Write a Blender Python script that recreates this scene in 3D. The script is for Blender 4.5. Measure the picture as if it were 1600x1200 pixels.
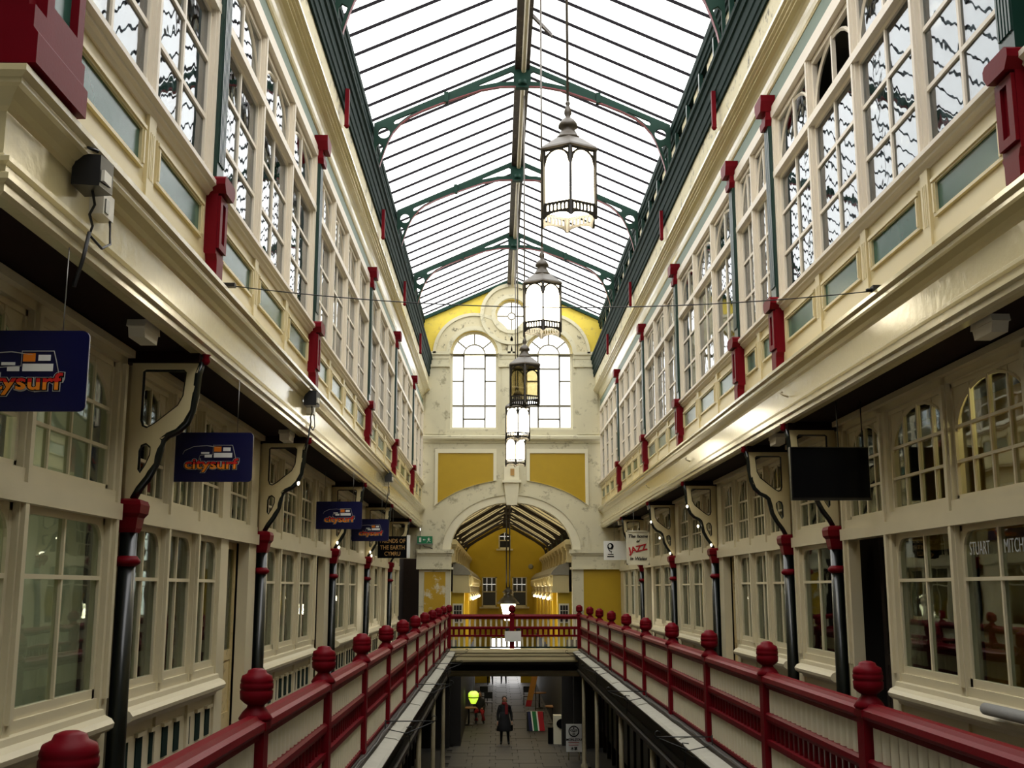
import bpy, bmesh, math, random
from mathutils import Matrix, Vector
random.seed(7)
PI = math.pi
for o in list(bpy.data.objects):
    bpy.data.objects.remove(o)
SC = bpy.context.scene
COL = SC.collection

# ------------------------------------------------------------------ camera, sky, exposure
cd = bpy.data.cameras.new('camera')
cam = bpy.data.objects.new('camera', cd)
COL.objects.link(cam)
SC.camera = cam
cd.sensor_fit = 'HORIZONTAL'
cd.sensor_width = 36.0
cd.lens = 36.0 * 1750.0 / 1600.0
cd.clip_start = 0.05
cd.clip_end = 400
cam.location = (-0.565, 0.0, 1.9)
_f = Vector((0.0135, 1750.0, 0.0))
_d = Vector((-24.0, -319.0, 1750.0)).normalized()          # world +Y in camera (right, up, forward)
_z = Vector((0.0, _d.z, -_d.y)).normalized()
_x = Vector((_d.y * _z.z - _d.z * _z.y, _d.z * _z.x - _d.x * _z.z, _d.x * _z.y - _d.y * _z.x))
if _x.x < 0:
    _x = -_x
cr = Vector((_x.x, _d.x, _z.x)); cu = Vector((_x.y, _d.y, _z.y)); cf = Vector((_x.z, _d.z, _z.z))
cam.matrix_world = Matrix(((cr.x, cu.x, -cf.x, -0.565), (cr.y, cu.y, -cf.y, 0.0), (cr.z, cu.z, -cf.z, 1.9), (0, 0, 0, 1)))

W = bpy.data.worlds.new('sky')
SC.world = W
W.use_nodes = True
W.node_tree.nodes['Background'].inputs[0].default_value = (1.0, 0.985, 0.965, 1)
W.node_tree.nodes['Background'].inputs[1].default_value = 3.4
SC.view_settings.view_transform = 'Standard'
SC.view_settings.look = 'None'
SC.view_settings.gamma = 1.0
SC.view_settings.use_curve_mapping = False
SC.view_settings.exposure = 0.12

# ------------------------------------------------------------------ materials
def lin(h):
    h = h.lstrip('#')
    r = []
    for i in (0, 2, 4):
        c = int(h[i:i + 2], 16) / 255.0
        r.append(c / 12.92 if c <= 0.04045 else ((c + 0.055) / 1.055) ** 2.4)
    return (r[0], r[1], r[2], 1.0)
MATS = {}
def paint(name, hexc, rough=0.45, var=0.12, scale=3.0, bump=0.0, bscale=40.0, metal=0.0, spec=0.5, dirt=None, dirt_amt=0.0, dirt_scale=6.0, coat=0.0):
    m = bpy.data.materials.new(name); m.use_nodes = True
    nt = m.node_tree; N = nt.nodes; L = nt.links
    b = N['Principled BSDF']
    b.inputs['Roughness'].default_value = rough
    b.inputs['Metallic'].default_value = metal
    b.inputs['Specular IOR Level'].default_value = spec
    if coat:
        b.inputs['Coat Weight'].default_value = coat; b.inputs['Coat Roughness'].default_value = 0.12
    g = N.new('ShaderNodeNewGeometry')
    nz = N.new('ShaderNodeTexNoise'); nz.inputs['Scale'].default_value = scale; nz.inputs['Detail'].default_value = 6
    L.new(g.outputs['Position'], nz.inputs['Vector'])
    c = lin(hexc)
    mx = N.new('ShaderNodeMix'); mx.data_type = 'RGBA'
    mx.inputs[6].default_value = tuple(max(0, v * (1 - var)) for v in c[:3]) + (1,)
    mx.inputs[7].default_value = tuple(min(1, v * (1 + var)) for v in c[:3]) + (1,)
    L.new(nz.outputs['Fac'], mx.inputs[0])
    out = mx.outputs[2]
    if dirt:
        n2 = N.new('ShaderNodeTexNoise'); n2.inputs['Scale'].default_value = dirt_scale; n2.inputs['Detail'].default_value = 10
        n2.inputs['Roughness'].default_value = 0.7
        L.new(g.outputs['Position'], n2.inputs['Vector'])
        rp = N.new('ShaderNodeValToRGB')
        rp.color_ramp.elements[0].position = 0.55; rp.color_ramp.elements[0].color = (0, 0, 0, 1)
        rp.color_ramp.elements[1].position = 0.64; rp.color_ramp.elements[1].color = (dirt_amt,) * 3 + (1,)
        L.new(n2.outputs['Fac'], rp.inputs[0])
        m2 = N.new('ShaderNodeMix'); m2.data_type = 'RGBA'
        L.new(rp.outputs[0], m2.inputs[0]); L.new(out, m2.inputs[6]); m2.inputs[7].default_value = lin(dirt)
        out = m2.outputs[2]
    L.new(out, b.inputs['Base Color'])
    if bump:
        nb = N.new('ShaderNodeTexNoise'); nb.inputs['Scale'].default_value = bscale; nb.inputs['Detail'].default_value = 4
        L.new(g.outputs['Position'], nb.inputs['Vector'])
        bp = N.new('ShaderNodeBump'); bp.inputs['Strength'].default_value = bump; bp.inputs['Distance'].default_value = 0.02
        L.new(nb.outputs['Fac'], bp.inputs['Height']); L.new(bp.outputs[0], b.inputs['Normal'])
    MATS[name] = m
    return m
def glass(name, tint, refl=0.25, rough=0.01, bump=0.0, bscale=3.0, fres=0.9):
    m = bpy.data.materials.new(name); m.use_nodes = True
    nt = m.node_tree; N = nt.nodes; L = nt.links
    N.remove(N['Principled BSDF'])
    out = N['Material Output']
    t = N.new('ShaderNodeBsdfTransparent'); t.inputs[0].default_value = lin(tint)
    gl = N.new('ShaderNodeBsdfGlossy'); gl.inputs['Roughness'].default_value = rough; gl.inputs[0].default_value = (0.95, 0.97, 1, 1)
    fr = N.new('ShaderNodeFresnel'); fr.inputs[0].default_value = 1.5
    ad = N.new('ShaderNodeMath'); ad.operation = 'MULTIPLY_ADD'; ad.inputs[1].default_value = fres; ad.inputs[2].default_value = refl
    ad.use_clamp = True
    L.new(fr.outputs[0], ad.inputs[0])
    mx = N.new('ShaderNodeMixShader')
    L.new(ad.outputs[0], mx.inputs[0]); L.new(t.outputs[0], mx.inputs[1]); L.new(gl.outputs[0], mx.inputs[2])
    if bump:
        g = N.new('ShaderNodeNewGeometry')
        nb = N.new('ShaderNodeTexNoise'); nb.inputs['Scale'].default_value = bscale; nb.inputs['Detail'].default_value = 2
        L.new(g.outputs['Position'], nb.inputs['Vector'])
        bp = N.new('ShaderNodeBump'); bp.inputs['Strength'].default_value = bump; bp.inputs['Distance'].default_value = 0.05
        L.new(nb.outputs['Fac'], bp.inputs['Height'])
        L.new(bp.outputs[0], gl.inputs['Normal']); L.new(bp.outputs[0], fr.inputs['Normal'])
    L.new(mx.outputs[0], out.inputs[0])
    MATS[name] = m
    return m
def emit(name, hexc, strength, base='#ffffff'):
    m = bpy.data.materials.new(name); m.use_nodes = True
    b = m.node_tree.nodes['Principled BSDF']
    b.inputs['Base Color'].default_value = lin(base)
    b.inputs['Roughness'].default_value = 0.4
    b.inputs['Emission Color'].default_value = lin(hexc)
    b.inputs['Emission Strength'].default_value = strength
    MATS[name] = m
    return m

paint('cream', '#d9ca9c', 0.38, 0.05, 1.5, 0.04, 60)
paint('cream_gloss', '#d6c898', 0.22, 0.05, 1.5, 0.25, 9, coat=0.6)
paint('cream_wall', '#d2cbad', 0.6, 0.06, 2.0, 0.1, 30, dirt='#6f6546', dirt_amt=0.55, dirt_scale=2.6)
paint('cream_peel', '#d0c6a2', 0.6, 0.06, 2.0, 0.15, 30, dirt='#4b4331', dirt_amt=0.9, dirt_scale=3.5)
paint('white_frame', '#e3d9c6', 0.4, 0.05, 3.0, 0.03, 60)
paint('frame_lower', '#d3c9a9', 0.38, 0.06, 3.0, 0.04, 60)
paint('door_cream', '#cdb884', 0.4, 0.1, 3.0, 0.04, 60, dirt='#5a3b22', dirt_amt=0.5, dirt_scale=8)
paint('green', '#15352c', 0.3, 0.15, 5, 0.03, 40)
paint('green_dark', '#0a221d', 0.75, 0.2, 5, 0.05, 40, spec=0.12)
paint('green_iron', '#143429', 0.55, 0.12, 5, 0.03, 40, spec=0.2)
paint('green_panel', '#22564a', 0.22, 0.2, 2, 0.06, 6, spec=0.35)
paint('sage', '#6c8070', 0.5, 0.08, 3)
paint('red', '#6c0a16', 0.45, 0.12, 4, 0.04, 40, spec=0.10)
paint('red_edge', '#7a2430', 0.3, 0.12, 4)
paint('bar_dark', '#1b181c', 0.7, 0.2, 6, spec=0.1)
paint('black', '#0a0a0b', 0.35, 0.2, 6)
paint('column_black', '#07100d', 0.3, 0.2, 6, coat=0.3)
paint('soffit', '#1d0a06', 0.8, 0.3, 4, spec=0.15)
paint('brown_dark', '#241a11', 0.6, 0.25, 5)
paint('beam_brown', '#33261f', 0.5, 0.25, 8, dirt='#8a7f6a', dirt_amt=0.4, dirt_scale=8)
paint('yellow', '#d2b222', 0.55, 0.07, 2.5, 0.08, 30)
paint('yellow_top', '#e8cf4e', 0.6, 0.10, 3, 0.1, 30, dirt='#b8a060', dirt_amt=0.7, dirt_scale=4)
paint('yellow_panel', '#b39208', 0.55, 0.08, 3, 0.05, 60)
paint('yellow_worn', '#bd9616', 0.6, 0.1, 3, 0.1, 30, dirt='#d8d2b8', dirt_amt=0.95, dirt_scale=2.2)
paint('stone', '#a19e90', 0.75, 0.15, 5, 0.15, 25)
paint('paving', '#363431', 0.6, 0.2, 5, 0.1, 30)
paint('paving_base', '#242220', 0.8, 0.2, 5)
paint('gallery_floor', '#3a3128', 0.7, 0.2, 4)
paint('lead', '#8b8678', 0.45, 0.15, 4, 0.1, 12)
paint('bronze', '#5b5348', 0.38, 0.2, 12, 0.05, 60)
paint('iron_lamp', '#2a251e', 0.4, 0.2, 12)
paint('steel', '#8d8d88', 0.3, 0.1, 10, metal=0.8)
paint('pipe', '#a79b7c', 0.4, 0.2, 12)
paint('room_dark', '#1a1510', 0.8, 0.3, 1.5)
paint('room_upper', '#5f5c50', 0.8, 0.25, 0.8)
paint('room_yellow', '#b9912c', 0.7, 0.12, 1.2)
paint('blind_green', '#e2ecd2', 0.7, 0.05, 2)
paint('blind_grey', '#e6ead6', 0.7, 0.08, 2)
paint('sign_blue', '#05083c', 0.3, 0.08, 3)
paint('sign_black', '#050507', 0.5, 0.1, 3, spec=0.1)
paint('sign_white', '#ecebe4', 0.5, 0.03, 3)
paint('sign_cream', '#e6dfc2', 0.5, 0.05, 3)
paint('sign_orange', '#e07a12', 0.5, 0.03, 3)
paint('sign_red', '#b81a1a', 0.5, 0.03, 3)
paint('sign_gold', '#b48a4a', 0.5, 0.03, 3)
paint('sign_green', '#0f7a4c', 0.4, 0.03, 3)
paint('sky_blue', '#3a7fc0', 0.5, 0.03, 3)
paint('lettering', '#b9b9b2', 0.5, 0.03, 3)
paint('plastic_white', '#d7d2c2', 0.4, 0.06, 6)
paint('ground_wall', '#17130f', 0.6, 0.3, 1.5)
paint('ground_amber_lit', '#c8862a', 0.6, 0.2, 2)
paint('brick', '#2f2018', 0.8, 0.25, 6)
paint('coat', '#0b0b0d', 0.8, 0.2, 8)
paint('skin', '#b9866a', 0.55, 0.05, 8)
paint('hair', '#22150d', 0.6, 0.1, 20)
paint('scarf', '#7a1418', 0.8, 0.1, 8)
paint('red_cloth', '#a3141c', 0.8, 0.1, 8)
paint('navy', '#151a44', 0.7, 0.1, 8)
paint('flag_green', '#126a34', 0.7, 0.1, 8)
paint('denim', '#4d5a70', 0.8, 0.1, 8)
paint('wood', '#8a5a24', 0.5, 0.2, 8)
paint('orange_banner', '#a06a18', 0.7, 0.15, 4)
paint('foam', '#8f8f8c', 0.7, 0.1, 30, 0.2, 80)
paint('cable', '#141414', 0.5, 0.1, 8)
glass('roof_glass', '#fbfcfc', 0.0, 0.05, 0, 3, 0.06)
glass('pane_upper', '#c8cfcc', 0.06, 0.015, 0.07, 2.2)
glass('pane_shop', '#e6ebe4', 0.0, 0.01, 0.03, 1.5, 0.38)
glass('pane_sky', '#fbfcfc', 0.0, 0.05, 0, 3, 0.1)
glass('lamp_clear', '#e9e3cf', 0.04)
glass('dirty_glass', '#a39a80', 0.0, 0.2, 0, 3, 0.05)
emit('lamp_lit', '#fff0cc', 11.0)
emit('lamp_lit_far', '#fff0c8', 7.0)
def blind(name, hexc):
    m = bpy.data.materials.new(name); m.use_nodes = True
    nt = m.node_tree; N = nt.nodes; N.remove(N['Principled BSDF'])
    t = N.new('ShaderNodeBsdfTranslucent'); t.inputs[0].default_value = lin(hexc)
    d = N.new('ShaderNodeBsdfDiffuse'); d.inputs[0].default_value = lin(hexc)
    a = N.new('ShaderNodeMixShader'); a.inputs[0].default_value = .55
    nt.links.new(t.outputs[0], a.inputs[1]); nt.links.new(d.outputs[0], a.inputs[2]); nt.links.new(a.outputs[0], N['Material Output'].inputs[0])
    MATS[name] = m
blind('shop_blind', '#dfe2d2')
emit('globe_lit', '#fff0c8', 3.0)
emit('bulb', '#fff0cf', 6.0)
emit('green_glow', '#c8f030', 1.0)
emit('tube_glow', '#fff4d8', 1.2)

# ------------------------------------------------------------------ object helpers
WM = {}
def link(o, parent=None, wm=None):
    COL.objects.link(o)
    if wm is not None:
        o.matrix_basis = wm
    WM[o.name] = o.matrix_basis.copy()
    if parent is not None:
        o.parent = parent
        o.matrix_parent_inverse = WM[parent.name].inverted()
    return o
def tag(o, label, cat, group=None, kind=None):
    o['label'] = label
    o['category'] = cat
    if group: o['group'] = group
    if kind: o['kind'] = kind
    return o
def thing(name, label, cat, loc=(0, 0, 0), group=None, kind=None):
    o = bpy.data.objects.new(name, None)
    o.empty_display_size = 0.2
    link(o, None, Matrix.Translation(loc))
    return tag(o, label, cat, group, kind)
class MB:
    def __init__(s): s.v = []; s.f = []; s.sm = []
    def add(s, vs, fs, smooth=False):
        n = len(s.v); s.v += [tuple(v) for v in vs]
        for f in fs: s.f.append(tuple(i + n for i in f)); s.sm.append(smooth)
        return s
    def box(s, x0, x1, y0, y1, z0, z1):
        x0, x1 = sorted((x0, x1)); y0, y1 = sorted((y0, y1)); z0, z1 = sorted((z0, z1))
        return s.add([(x0, y0, z0), (x1, y0, z0), (x1, y1, z0), (x0, y1, z0), (x0, y0, z1), (x1, y0, z1), (x1, y1, z1), (x0, y1, z1)],
                     [(0, 3, 2, 1), (4, 5, 6, 7), (0, 1, 5, 4), (1, 2, 6, 5), (2, 3, 7, 6), (3, 0, 4, 7)])
    def prism_y(s, prof, y0, y1, closed=True, mitre=None):
        n = len(prof)
        vs = [(x, y0 if mitre is None else abs(x) + mitre, z) for x, z in prof] + [(x, y1, z) for x, z in prof]
        fs = [(i, (i + 1) % n, n + (i + 1) % n, n + i) for i in range(n if closed else n - 1)]
        if closed: fs += [tuple(range(n))[::-1], tuple(range(n, 2 * n))]
        return s.add(vs, fs)
    def prism_x(s, prof, x0, x1, mitre=None):
        n = len(prof)
        vs = [(x0, y, z) for y, z in prof] + [(x1 if mitre is None else mitre - y, y, z) for y, z in prof]
        fs = [(i, (i + 1) % n, n + (i + 1) % n, n + i) for i in range(n)] + [tuple(range(n))[::-1], tuple(range(n, 2 * n))]
        return s.add(vs, fs)
    def prism_z(s, prof, z0, z1):
        n = len(prof)
        vs = [(x, y, z0) for x, y in prof] + [(x, y, z1) for x, y in prof]
        fs = [(i, (i + 1) % n, n + (i + 1) % n, n + i) for i in range(n)] + [tuple(range(n))[::-1], tuple(range(n, 2 * n))]
        return s.add(vs, fs)
    def lathe(s, prof, c=(0, 0, 0), n=16, a0=0.0, smooth=True):
        vs = []
        for r, z in prof:
            for k in range(n):
                a = a0 + 2 * PI * k / n
                vs.append((c[0] + r * math.cos(a), c[1] + r * math.sin(a), c[2] + z))
        fs = []
        for j in range(len(prof) - 1):
            for k in range(n):
                k2 = (k + 1) % n
                fs.append((j * n + k, j * n + k2, (j + 1) * n + k2, (j + 1) * n + k))
        fs.append(tuple(range(n))[::-1])
        m = (len(prof) - 1) * n
        fs.append(tuple(range(m, m + n)))
        return s.add(vs, fs, smooth)
    def tube(s, path, r, n=6, smooth=True):
        P = [Vector(p) for p in path]; vs = []
        up = Vector((0.13, 0.21, 0.97))
        for i, p in enumerate(P):
            t = (P[min(i + 1, len(P) - 1)] - P[max(i - 1, 0)]).normalized()
            u = t.cross(up)
            if u.length < 1e-3: u = t.cross(Vector((1, 0, 0)))
            u.normalize(); w = t.cross(u)
            for k in range(n):
                a = 2 * PI * k / n
                vs.append(p + (u * math.cos(a) + w * math.sin(a)) * r)
        fs = [(i * n + k, i * n + (k + 1) % n, (i + 1) * n + (k + 1) % n, (i + 1) * n + k) for i in range(len(P) - 1) for k in range(n)]
        fs += [tuple(range(n))[::-1], tuple(range((len(P) - 1) * n, len(P) * n))]
        return s.add(vs, fs, smooth)
    def mesh(s, name, mat):
        me = bpy.data.meshes.new(name)
        me.from_pydata(s.v, [], s.f); me.update()
        bm = bmesh.new(); bm.from_mesh(me); bmesh.ops.recalc_face_normals(bm, faces=bm.faces); bm.to_mesh(me); bm.free()
        for p, q in zip(me.polygons, s.sm): p.use_smooth = q
        me.materials.append(MATS[mat])
        return me
    def build(s, name, mat, parent=None, wm=None):
        o = bpy.data.objects.new(name, s.mesh(name, mat))
        return link(o, parent, wm)
CACHE = {}
def cached(key, fn):
    if key not in CACHE: CACHE[key] = fn()
    return CACHE[key]
def inst(name, me, parent, loc=(0, 0, 0), rotz=0.0, scale=(1, 1, 1), rot=None):
    o = bpy.data.objects.new(name, me)
    R = (rot if rot is not None else Matrix.Rotation(rotz, 4, 'Z'))
    return link(o, parent, Matrix.Translation(loc) @ R @ Matrix.Diagonal((*scale, 1)))
def piece(name, parent, mat, x0, x1, y0, y1, z0, z1):
    me = cached(('cube', mat), lambda: MB().box(-.5, .5, -.5, .5, -.5, .5).mesh('block_' + mat, mat))
    return inst(name, me, parent, ((x0 + x1) / 2, (y0 + y1) / 2, (z0 + z1) / 2), 0, (abs(x1 - x0), abs(y1 - y0), abs(z1 - z0)))
def flat_pane(name, parent, mat, X, y0, y1, z0, z1):
    me = cached(('pane', mat), lambda: MB().box(-.5, .5, -.5, .5, -.5, .5).mesh('pane_' + mat, mat))
    return inst(name, me, parent, (X, (y0 + y1) / 2, (z0 + z1) / 2), 0, (0.006, y1 - y0, z1 - z0))
def plate_mesh(name, loops, thick, mat, plane='XZ'):
    """filled outline with holes; loops in (u, v); thickness along the third axis"""
    cu_ = bpy.data.curves.new(name, 'CURVE'); cu_.dimensions = '2D'; cu_.fill_mode = 'BOTH'; cu_.extrude = thick / 2
    for lp in loops:
        sp = cu_.splines.new('POLY'); sp.points.add(len(lp) - 1); sp.use_cyclic_u = True
        for p, (u, v) in zip(sp.points, lp): p.co = (u, v, 0, 1)
    ob = bpy.data.objects.new(name, cu_)
    me = bpy.data.meshes.new_from_object(ob)
    bpy.data.objects.remove(ob); bpy.data.curves.remove(cu_)
    for v in me.vertices:
        u, w, t = v.co
        v.co = (u, t, w) if plane == 'XZ' else (t, u, w)
    bm = bmesh.new(); bm.from_mesh(me)
    bmesh.ops.remove_doubles(bm, verts=bm.verts, dist=1e-5)
    bmesh.ops.recalc_face_normals(bm, faces=bm.faces); bm.to_mesh(me); bm.free()
    me.name = name
    me.materials.clear(); me.materials.append(MATS[mat])
    return me
def plate(name, loops, thick, mat, parent=None, loc=(0, 0, 0), plane='XZ'):
    return inst(name, plate_mesh(name, loops, thick, mat, plane), parent, loc)
def text_mesh(body, size, mat, bold=0.0, extrude=0.004, align='CENTER', shear=0.0):
    cu_ = bpy.data.curves.new('lettering', 'FONT'); cu_.body = body; cu_.size = size; cu_.align_x = align; cu_.align_y = 'CENTER'
    cu_.offset = bold; cu_.extrude = extrude; cu_.shear = shear; cu_.resolution_u = 3
    ob = bpy.data.objects.new('lettering', cu_)
    me = bpy.data.meshes.new_from_object(ob)
    bpy.data.objects.remove(ob); bpy.data.curves.remove(cu_)
    me.materials.clear(); me.materials.append(MATS[mat])
    return me
TXT = Matrix.Rotation(PI / 2, 4, 'X')          # text facing -Y (towards the camera)
def text(parent, body, size, mat, loc, bold=0.0, rot=TXT, sx=1.0, name='lettering', shear=0.0):
    me = cached(('txt', body, size, mat, bold, shear), lambda: text_mesh(body, size, mat, bold, 0.004, 'CENTER', shear))
    return inst(name, me, parent, loc, 0, (sx, 1, 1), rot)
def arc(cx, cz, a, b, t0, t1, n):
    return [(cx + a * math.cos(t0 + (t1 - t0) * i / n), cz + b * math.sin(t0 + (t1 - t0) * i / n)) for i in range(n + 1)]
ORD = ['first', 'second', 'third', 'fourth', 'fifth', 'sixth', 'seventh', 'eighth', 'ninth', 'tenth', 'eleventh', 'twelfth', 'thirteenth', 'fourteenth', 'fifteenth']
SIDE = {-1: 'left', 1: 'right'}
YE = 43.0                                      # face of the arch wall
COLY = {-1: [10.8, 16.95, 24.35, 30.7, 37.3], 1: [8.0, 15.4, 17.95, 24.0, 29.7, 36.1]}
Y0S = {-1: 6.25, 1: 2.0}                       # where each upper facade begins
BAYS = {-1: [(6.95, 10.8, 2), (10.8, 16.95, 3), (16.95, 24.35, 4), (24.35, 30.7, 3), (30.7, 37.3, 3), (37.3, 42.9, 3)],
        1: [(2.0, 8.0, 3), (8.0, 15.4, 4), (15.4, 17.95, 2), (17.95, 24.0, 3), (24.0, 29.7, 3), (29.7, 36.1, 4), (36.1, 42.9, 4)]}
WIN_N = [0]
DOOR_N = [0]
TRIM_N = [0]
def trim(label, mb, mat, cat='trim'):
    TRIM_N[0] += 1
    return tag(mb.build('trim_%d' % TRIM_N[0], mat), label, cat, kind='structure')

# ------------------------------------------------------------------ upper storey: walls, cornices
for s in (-1, 1):
    sd = SIDE[s]; y0 = Y0S[s]; y1 = YE
    P = lambda pts: [(s * x, z) for x, z in pts]
    # main fascia above the gallery soffit
    trim('long moulded cream fascia band above the gallery on the %s' % sd,
         MB().prism_y(P([(3.55, 4.15), (3.46, 4.15), (3.43, 4.17), (3.43, 4.22), (3.395, 4.235), (3.395, 4.27), (3.43, 4.29), (3.43, 4.33), (3.40, 4.345), (3.40, 4.375),
                         (3.45, 4.40), (3.47, 4.42), (3.47, 4.68), (3.44, 4.70), (3.42, 4.74), (3.37, 4.79), (3.34, 4.80), (3.34, 4.835), (3.30, 4.86), (3.30, 4.90), (3.34, 4.915), (3.55, 4.93)]), y0, y1, True, (2.8 if s < 0 else None)), 'cream_gloss')
    # window sill moulding
    trim('cream moulded sill running under the upper windows on the %s' % sd,
         MB().prism_y(P([(3.60, 5.74), (3.44, 5.74), (3.42, 5.77), (3.39, 5.785), (3.39, 5.81), (3.35, 5.83), (3.35, 5.875), (3.37, 5.895), (3.60, 5.93)]), y0 + .5, y1), 'white_frame')
    # head frieze and coved cornice
    trim('sage green frieze strip over the upper windows on the %s' % sd,
         MB().prism_y(P([(3.7, 8.80), (3.46, 8.80), (3.46, 9.10), (3.7, 9.10)]), y0, y1), 'sage')
    cv = [(3.7, 9.10), (3.45, 9.10), (3.43, 9.12)] + [(3.43 - 0.11 * (1 - math.cos(t)), 9.12 + 0.23 * math.sin(t)) for t in [i * PI / 2 / 5 for i in range(1, 6)]]
    trim('deep cream coved cornice beneath the glass roof on the %s' % sd,
         MB().prism_y(P(cv + [(3.29, 9.36), (3.29, 9.39), (3.26, 9.40), (3.26, 9.43), (3.22, 9.44), (3.22, 9.47), (3.18, 9.48), (3.18, 9.53), (3.7, 9.56)]), y0, y1), 'cream_gloss')
    w = thing('wall_%s_attic' % sd, 'peeling cream attic wall under the green gutter on the %s' % sd, 'wall', (s * 3.5, y0, 9.7), kind='structure')
    MB().box(s * 3.24, s * 3.7, y0, y1, 9.55, 10.74).build('plaster', 'cream_peel', w)
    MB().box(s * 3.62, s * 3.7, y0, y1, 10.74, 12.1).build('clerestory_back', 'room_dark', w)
    yy = 16.3
    while yy < YE - .5:
        piece('clerestory_pier', w, 'cream_peel', s * 3.50, s * 3.64, yy + .12, yy + 1.02, 10.74, 12.0)
        yy += 1.48
    g = thing('gutter', 'dark green boarded gutter and eaves beam along the %s roof edge' % sd, 'gutter', (s * 3.4, y0, 11), kind='structure')
    MB().prism_y(P([(3.235, 10.02), (3.20, 10.02), (3.20, 10.12), (3.18, 10.14), (3.18, 10.30), (3.16, 10.32), (3.16, 10.50), (3.13, 10.52), (3.13, 10.66), (3.09, 10.69), (3.09, 10.78), (3.235, 10.80)]), y0, y1 - .02).build('gutter_board', 'green_dark', g)
    MB().prism_y(P([(3.56, 11.92), (3.46, 11.92), (3.46, 12.00), (3.43, 12.02), (3.43, 12.14), (3.40, 12.16), (3.40, 12.30), (3.42, 12.38), (3.56, 12.38)]), y0, y1 - .13).build('eaves_beam', 'green_dark', g)
    yy = 16.3
    while yy < YE - .3:
        piece('clerestory_post', g, 'green', s * 3.42, s * 3.50, yy - .045, yy + .045, 10.78, 11.95)
        yy += 1.48
    # spandrel wall with panels
    w = thing('wall_%s_spandrel' % sd, 'cream panelled spandrel wall below the upper windows on the %s' % sd, 'wall', (s * 3.45, y0, 4.9), kind='structure')
    MB().box(s * 3.46, s * 3.7, y0, y1, 4.9, 5.78).build('boarding', 'cream', w)
    MB().box(s * 3.445, s * 3.5, y0, y1, 4.92, 5.14).build('plinth_board', 'cream', w)
    for bi, (a, b, n) in enumerate(BAYS[s]):
        a2, b2 = a + .16, b - .16
        if a < y0 + 1: a2 = a + 0.02
        p = (b2 - a2) / n
        for i in range(n):
            ya = a2 + i * p; yb = ya + p
            if i > 0:
                st = piece('pilaster_strip', w, 'cream', s * 3.425, s * 3.47, ya - .09, ya + .09, 5.0, 5.74)
                for q in (-.04, 0, .04):
                    piece('flute', st, 'cream', s * 3.419, s * 3.426, ya + q - .008, ya + q + .008, 5.2, 5.6)
            m = 0.24
            za, zb = 5.27, 5.55
            pn = piece('panel', w, 'green_panel', s * 3.455, s * 3.468, ya + m, yb - m, za, zb)
            for (u0, u1, v0, v1) in ((ya + m - .07, yb - m + .07, zb, zb + .07), (ya + m - .07, yb - m + .07, za - .03, za), (ya + m - .07, ya + m, za, zb), (yb - m, yb - m + .07, za, zb)):
                piece('panel_moulding', pn, 'cream', s * 3.43, s * 3.468, u0, u1, v0, v1)
                piece('panel_bead', pn, 'cream', s * 3.415, s * 3.45, u0 + (.0 if u1 - u0 > .2 else .02), u1 - (.0 if u1 - u0 > .2 else .02), v0 + (.02 if u1 - u0 > .2 else 0), v1 - (.02 if u1 - u0 > .2 else 0)) if v1 - v0 > .05 else None

# bars mesh for one upper light (local: y 0..w, z 0..; x thickness)
def upper_bars(w):
    mb = MB(); t = .022
    # lower casement: stile frame
    z0, z1 = 0.0, 1.80
    for (a, b) in ((0, .05), (w - .05, w)):
        mb.box(-.03, .03, a, b, z0, 2.64)
    mb.box(-.03, .03, 0, w, 0, .06); mb.box(-.03, .03, 0, w, z1 - .05, z1)
    mb.box(-.025, .025, w / 2 - t, w / 2 + t, .06, z1 - .05)
    for z in (.62, 1.22):
        mb.box(-.025, .025, .05, w - .05, z - t, z + t)
    # arched fanlight
    mb.box(-.03, .03, 0, w, 1.90, 1.94); mb.box(-.025, .025, w / 2 - t, w / 2 + t, 1.94, 2.6)
    pts = [(0, w / 2 + (w / 2 - .05) * math.cos(q), 1.98 + .60 * math.sin(q)) for q in [PI * i / 14 for i in range(15)]]
    mb.tube(pts, .026, 4, False)
    mb.box(-.03, .03, 0, w, 2.62, 2.68)
    return mb.mesh('glazing_bars', 'white_frame')
ZS = 5.90
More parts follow.
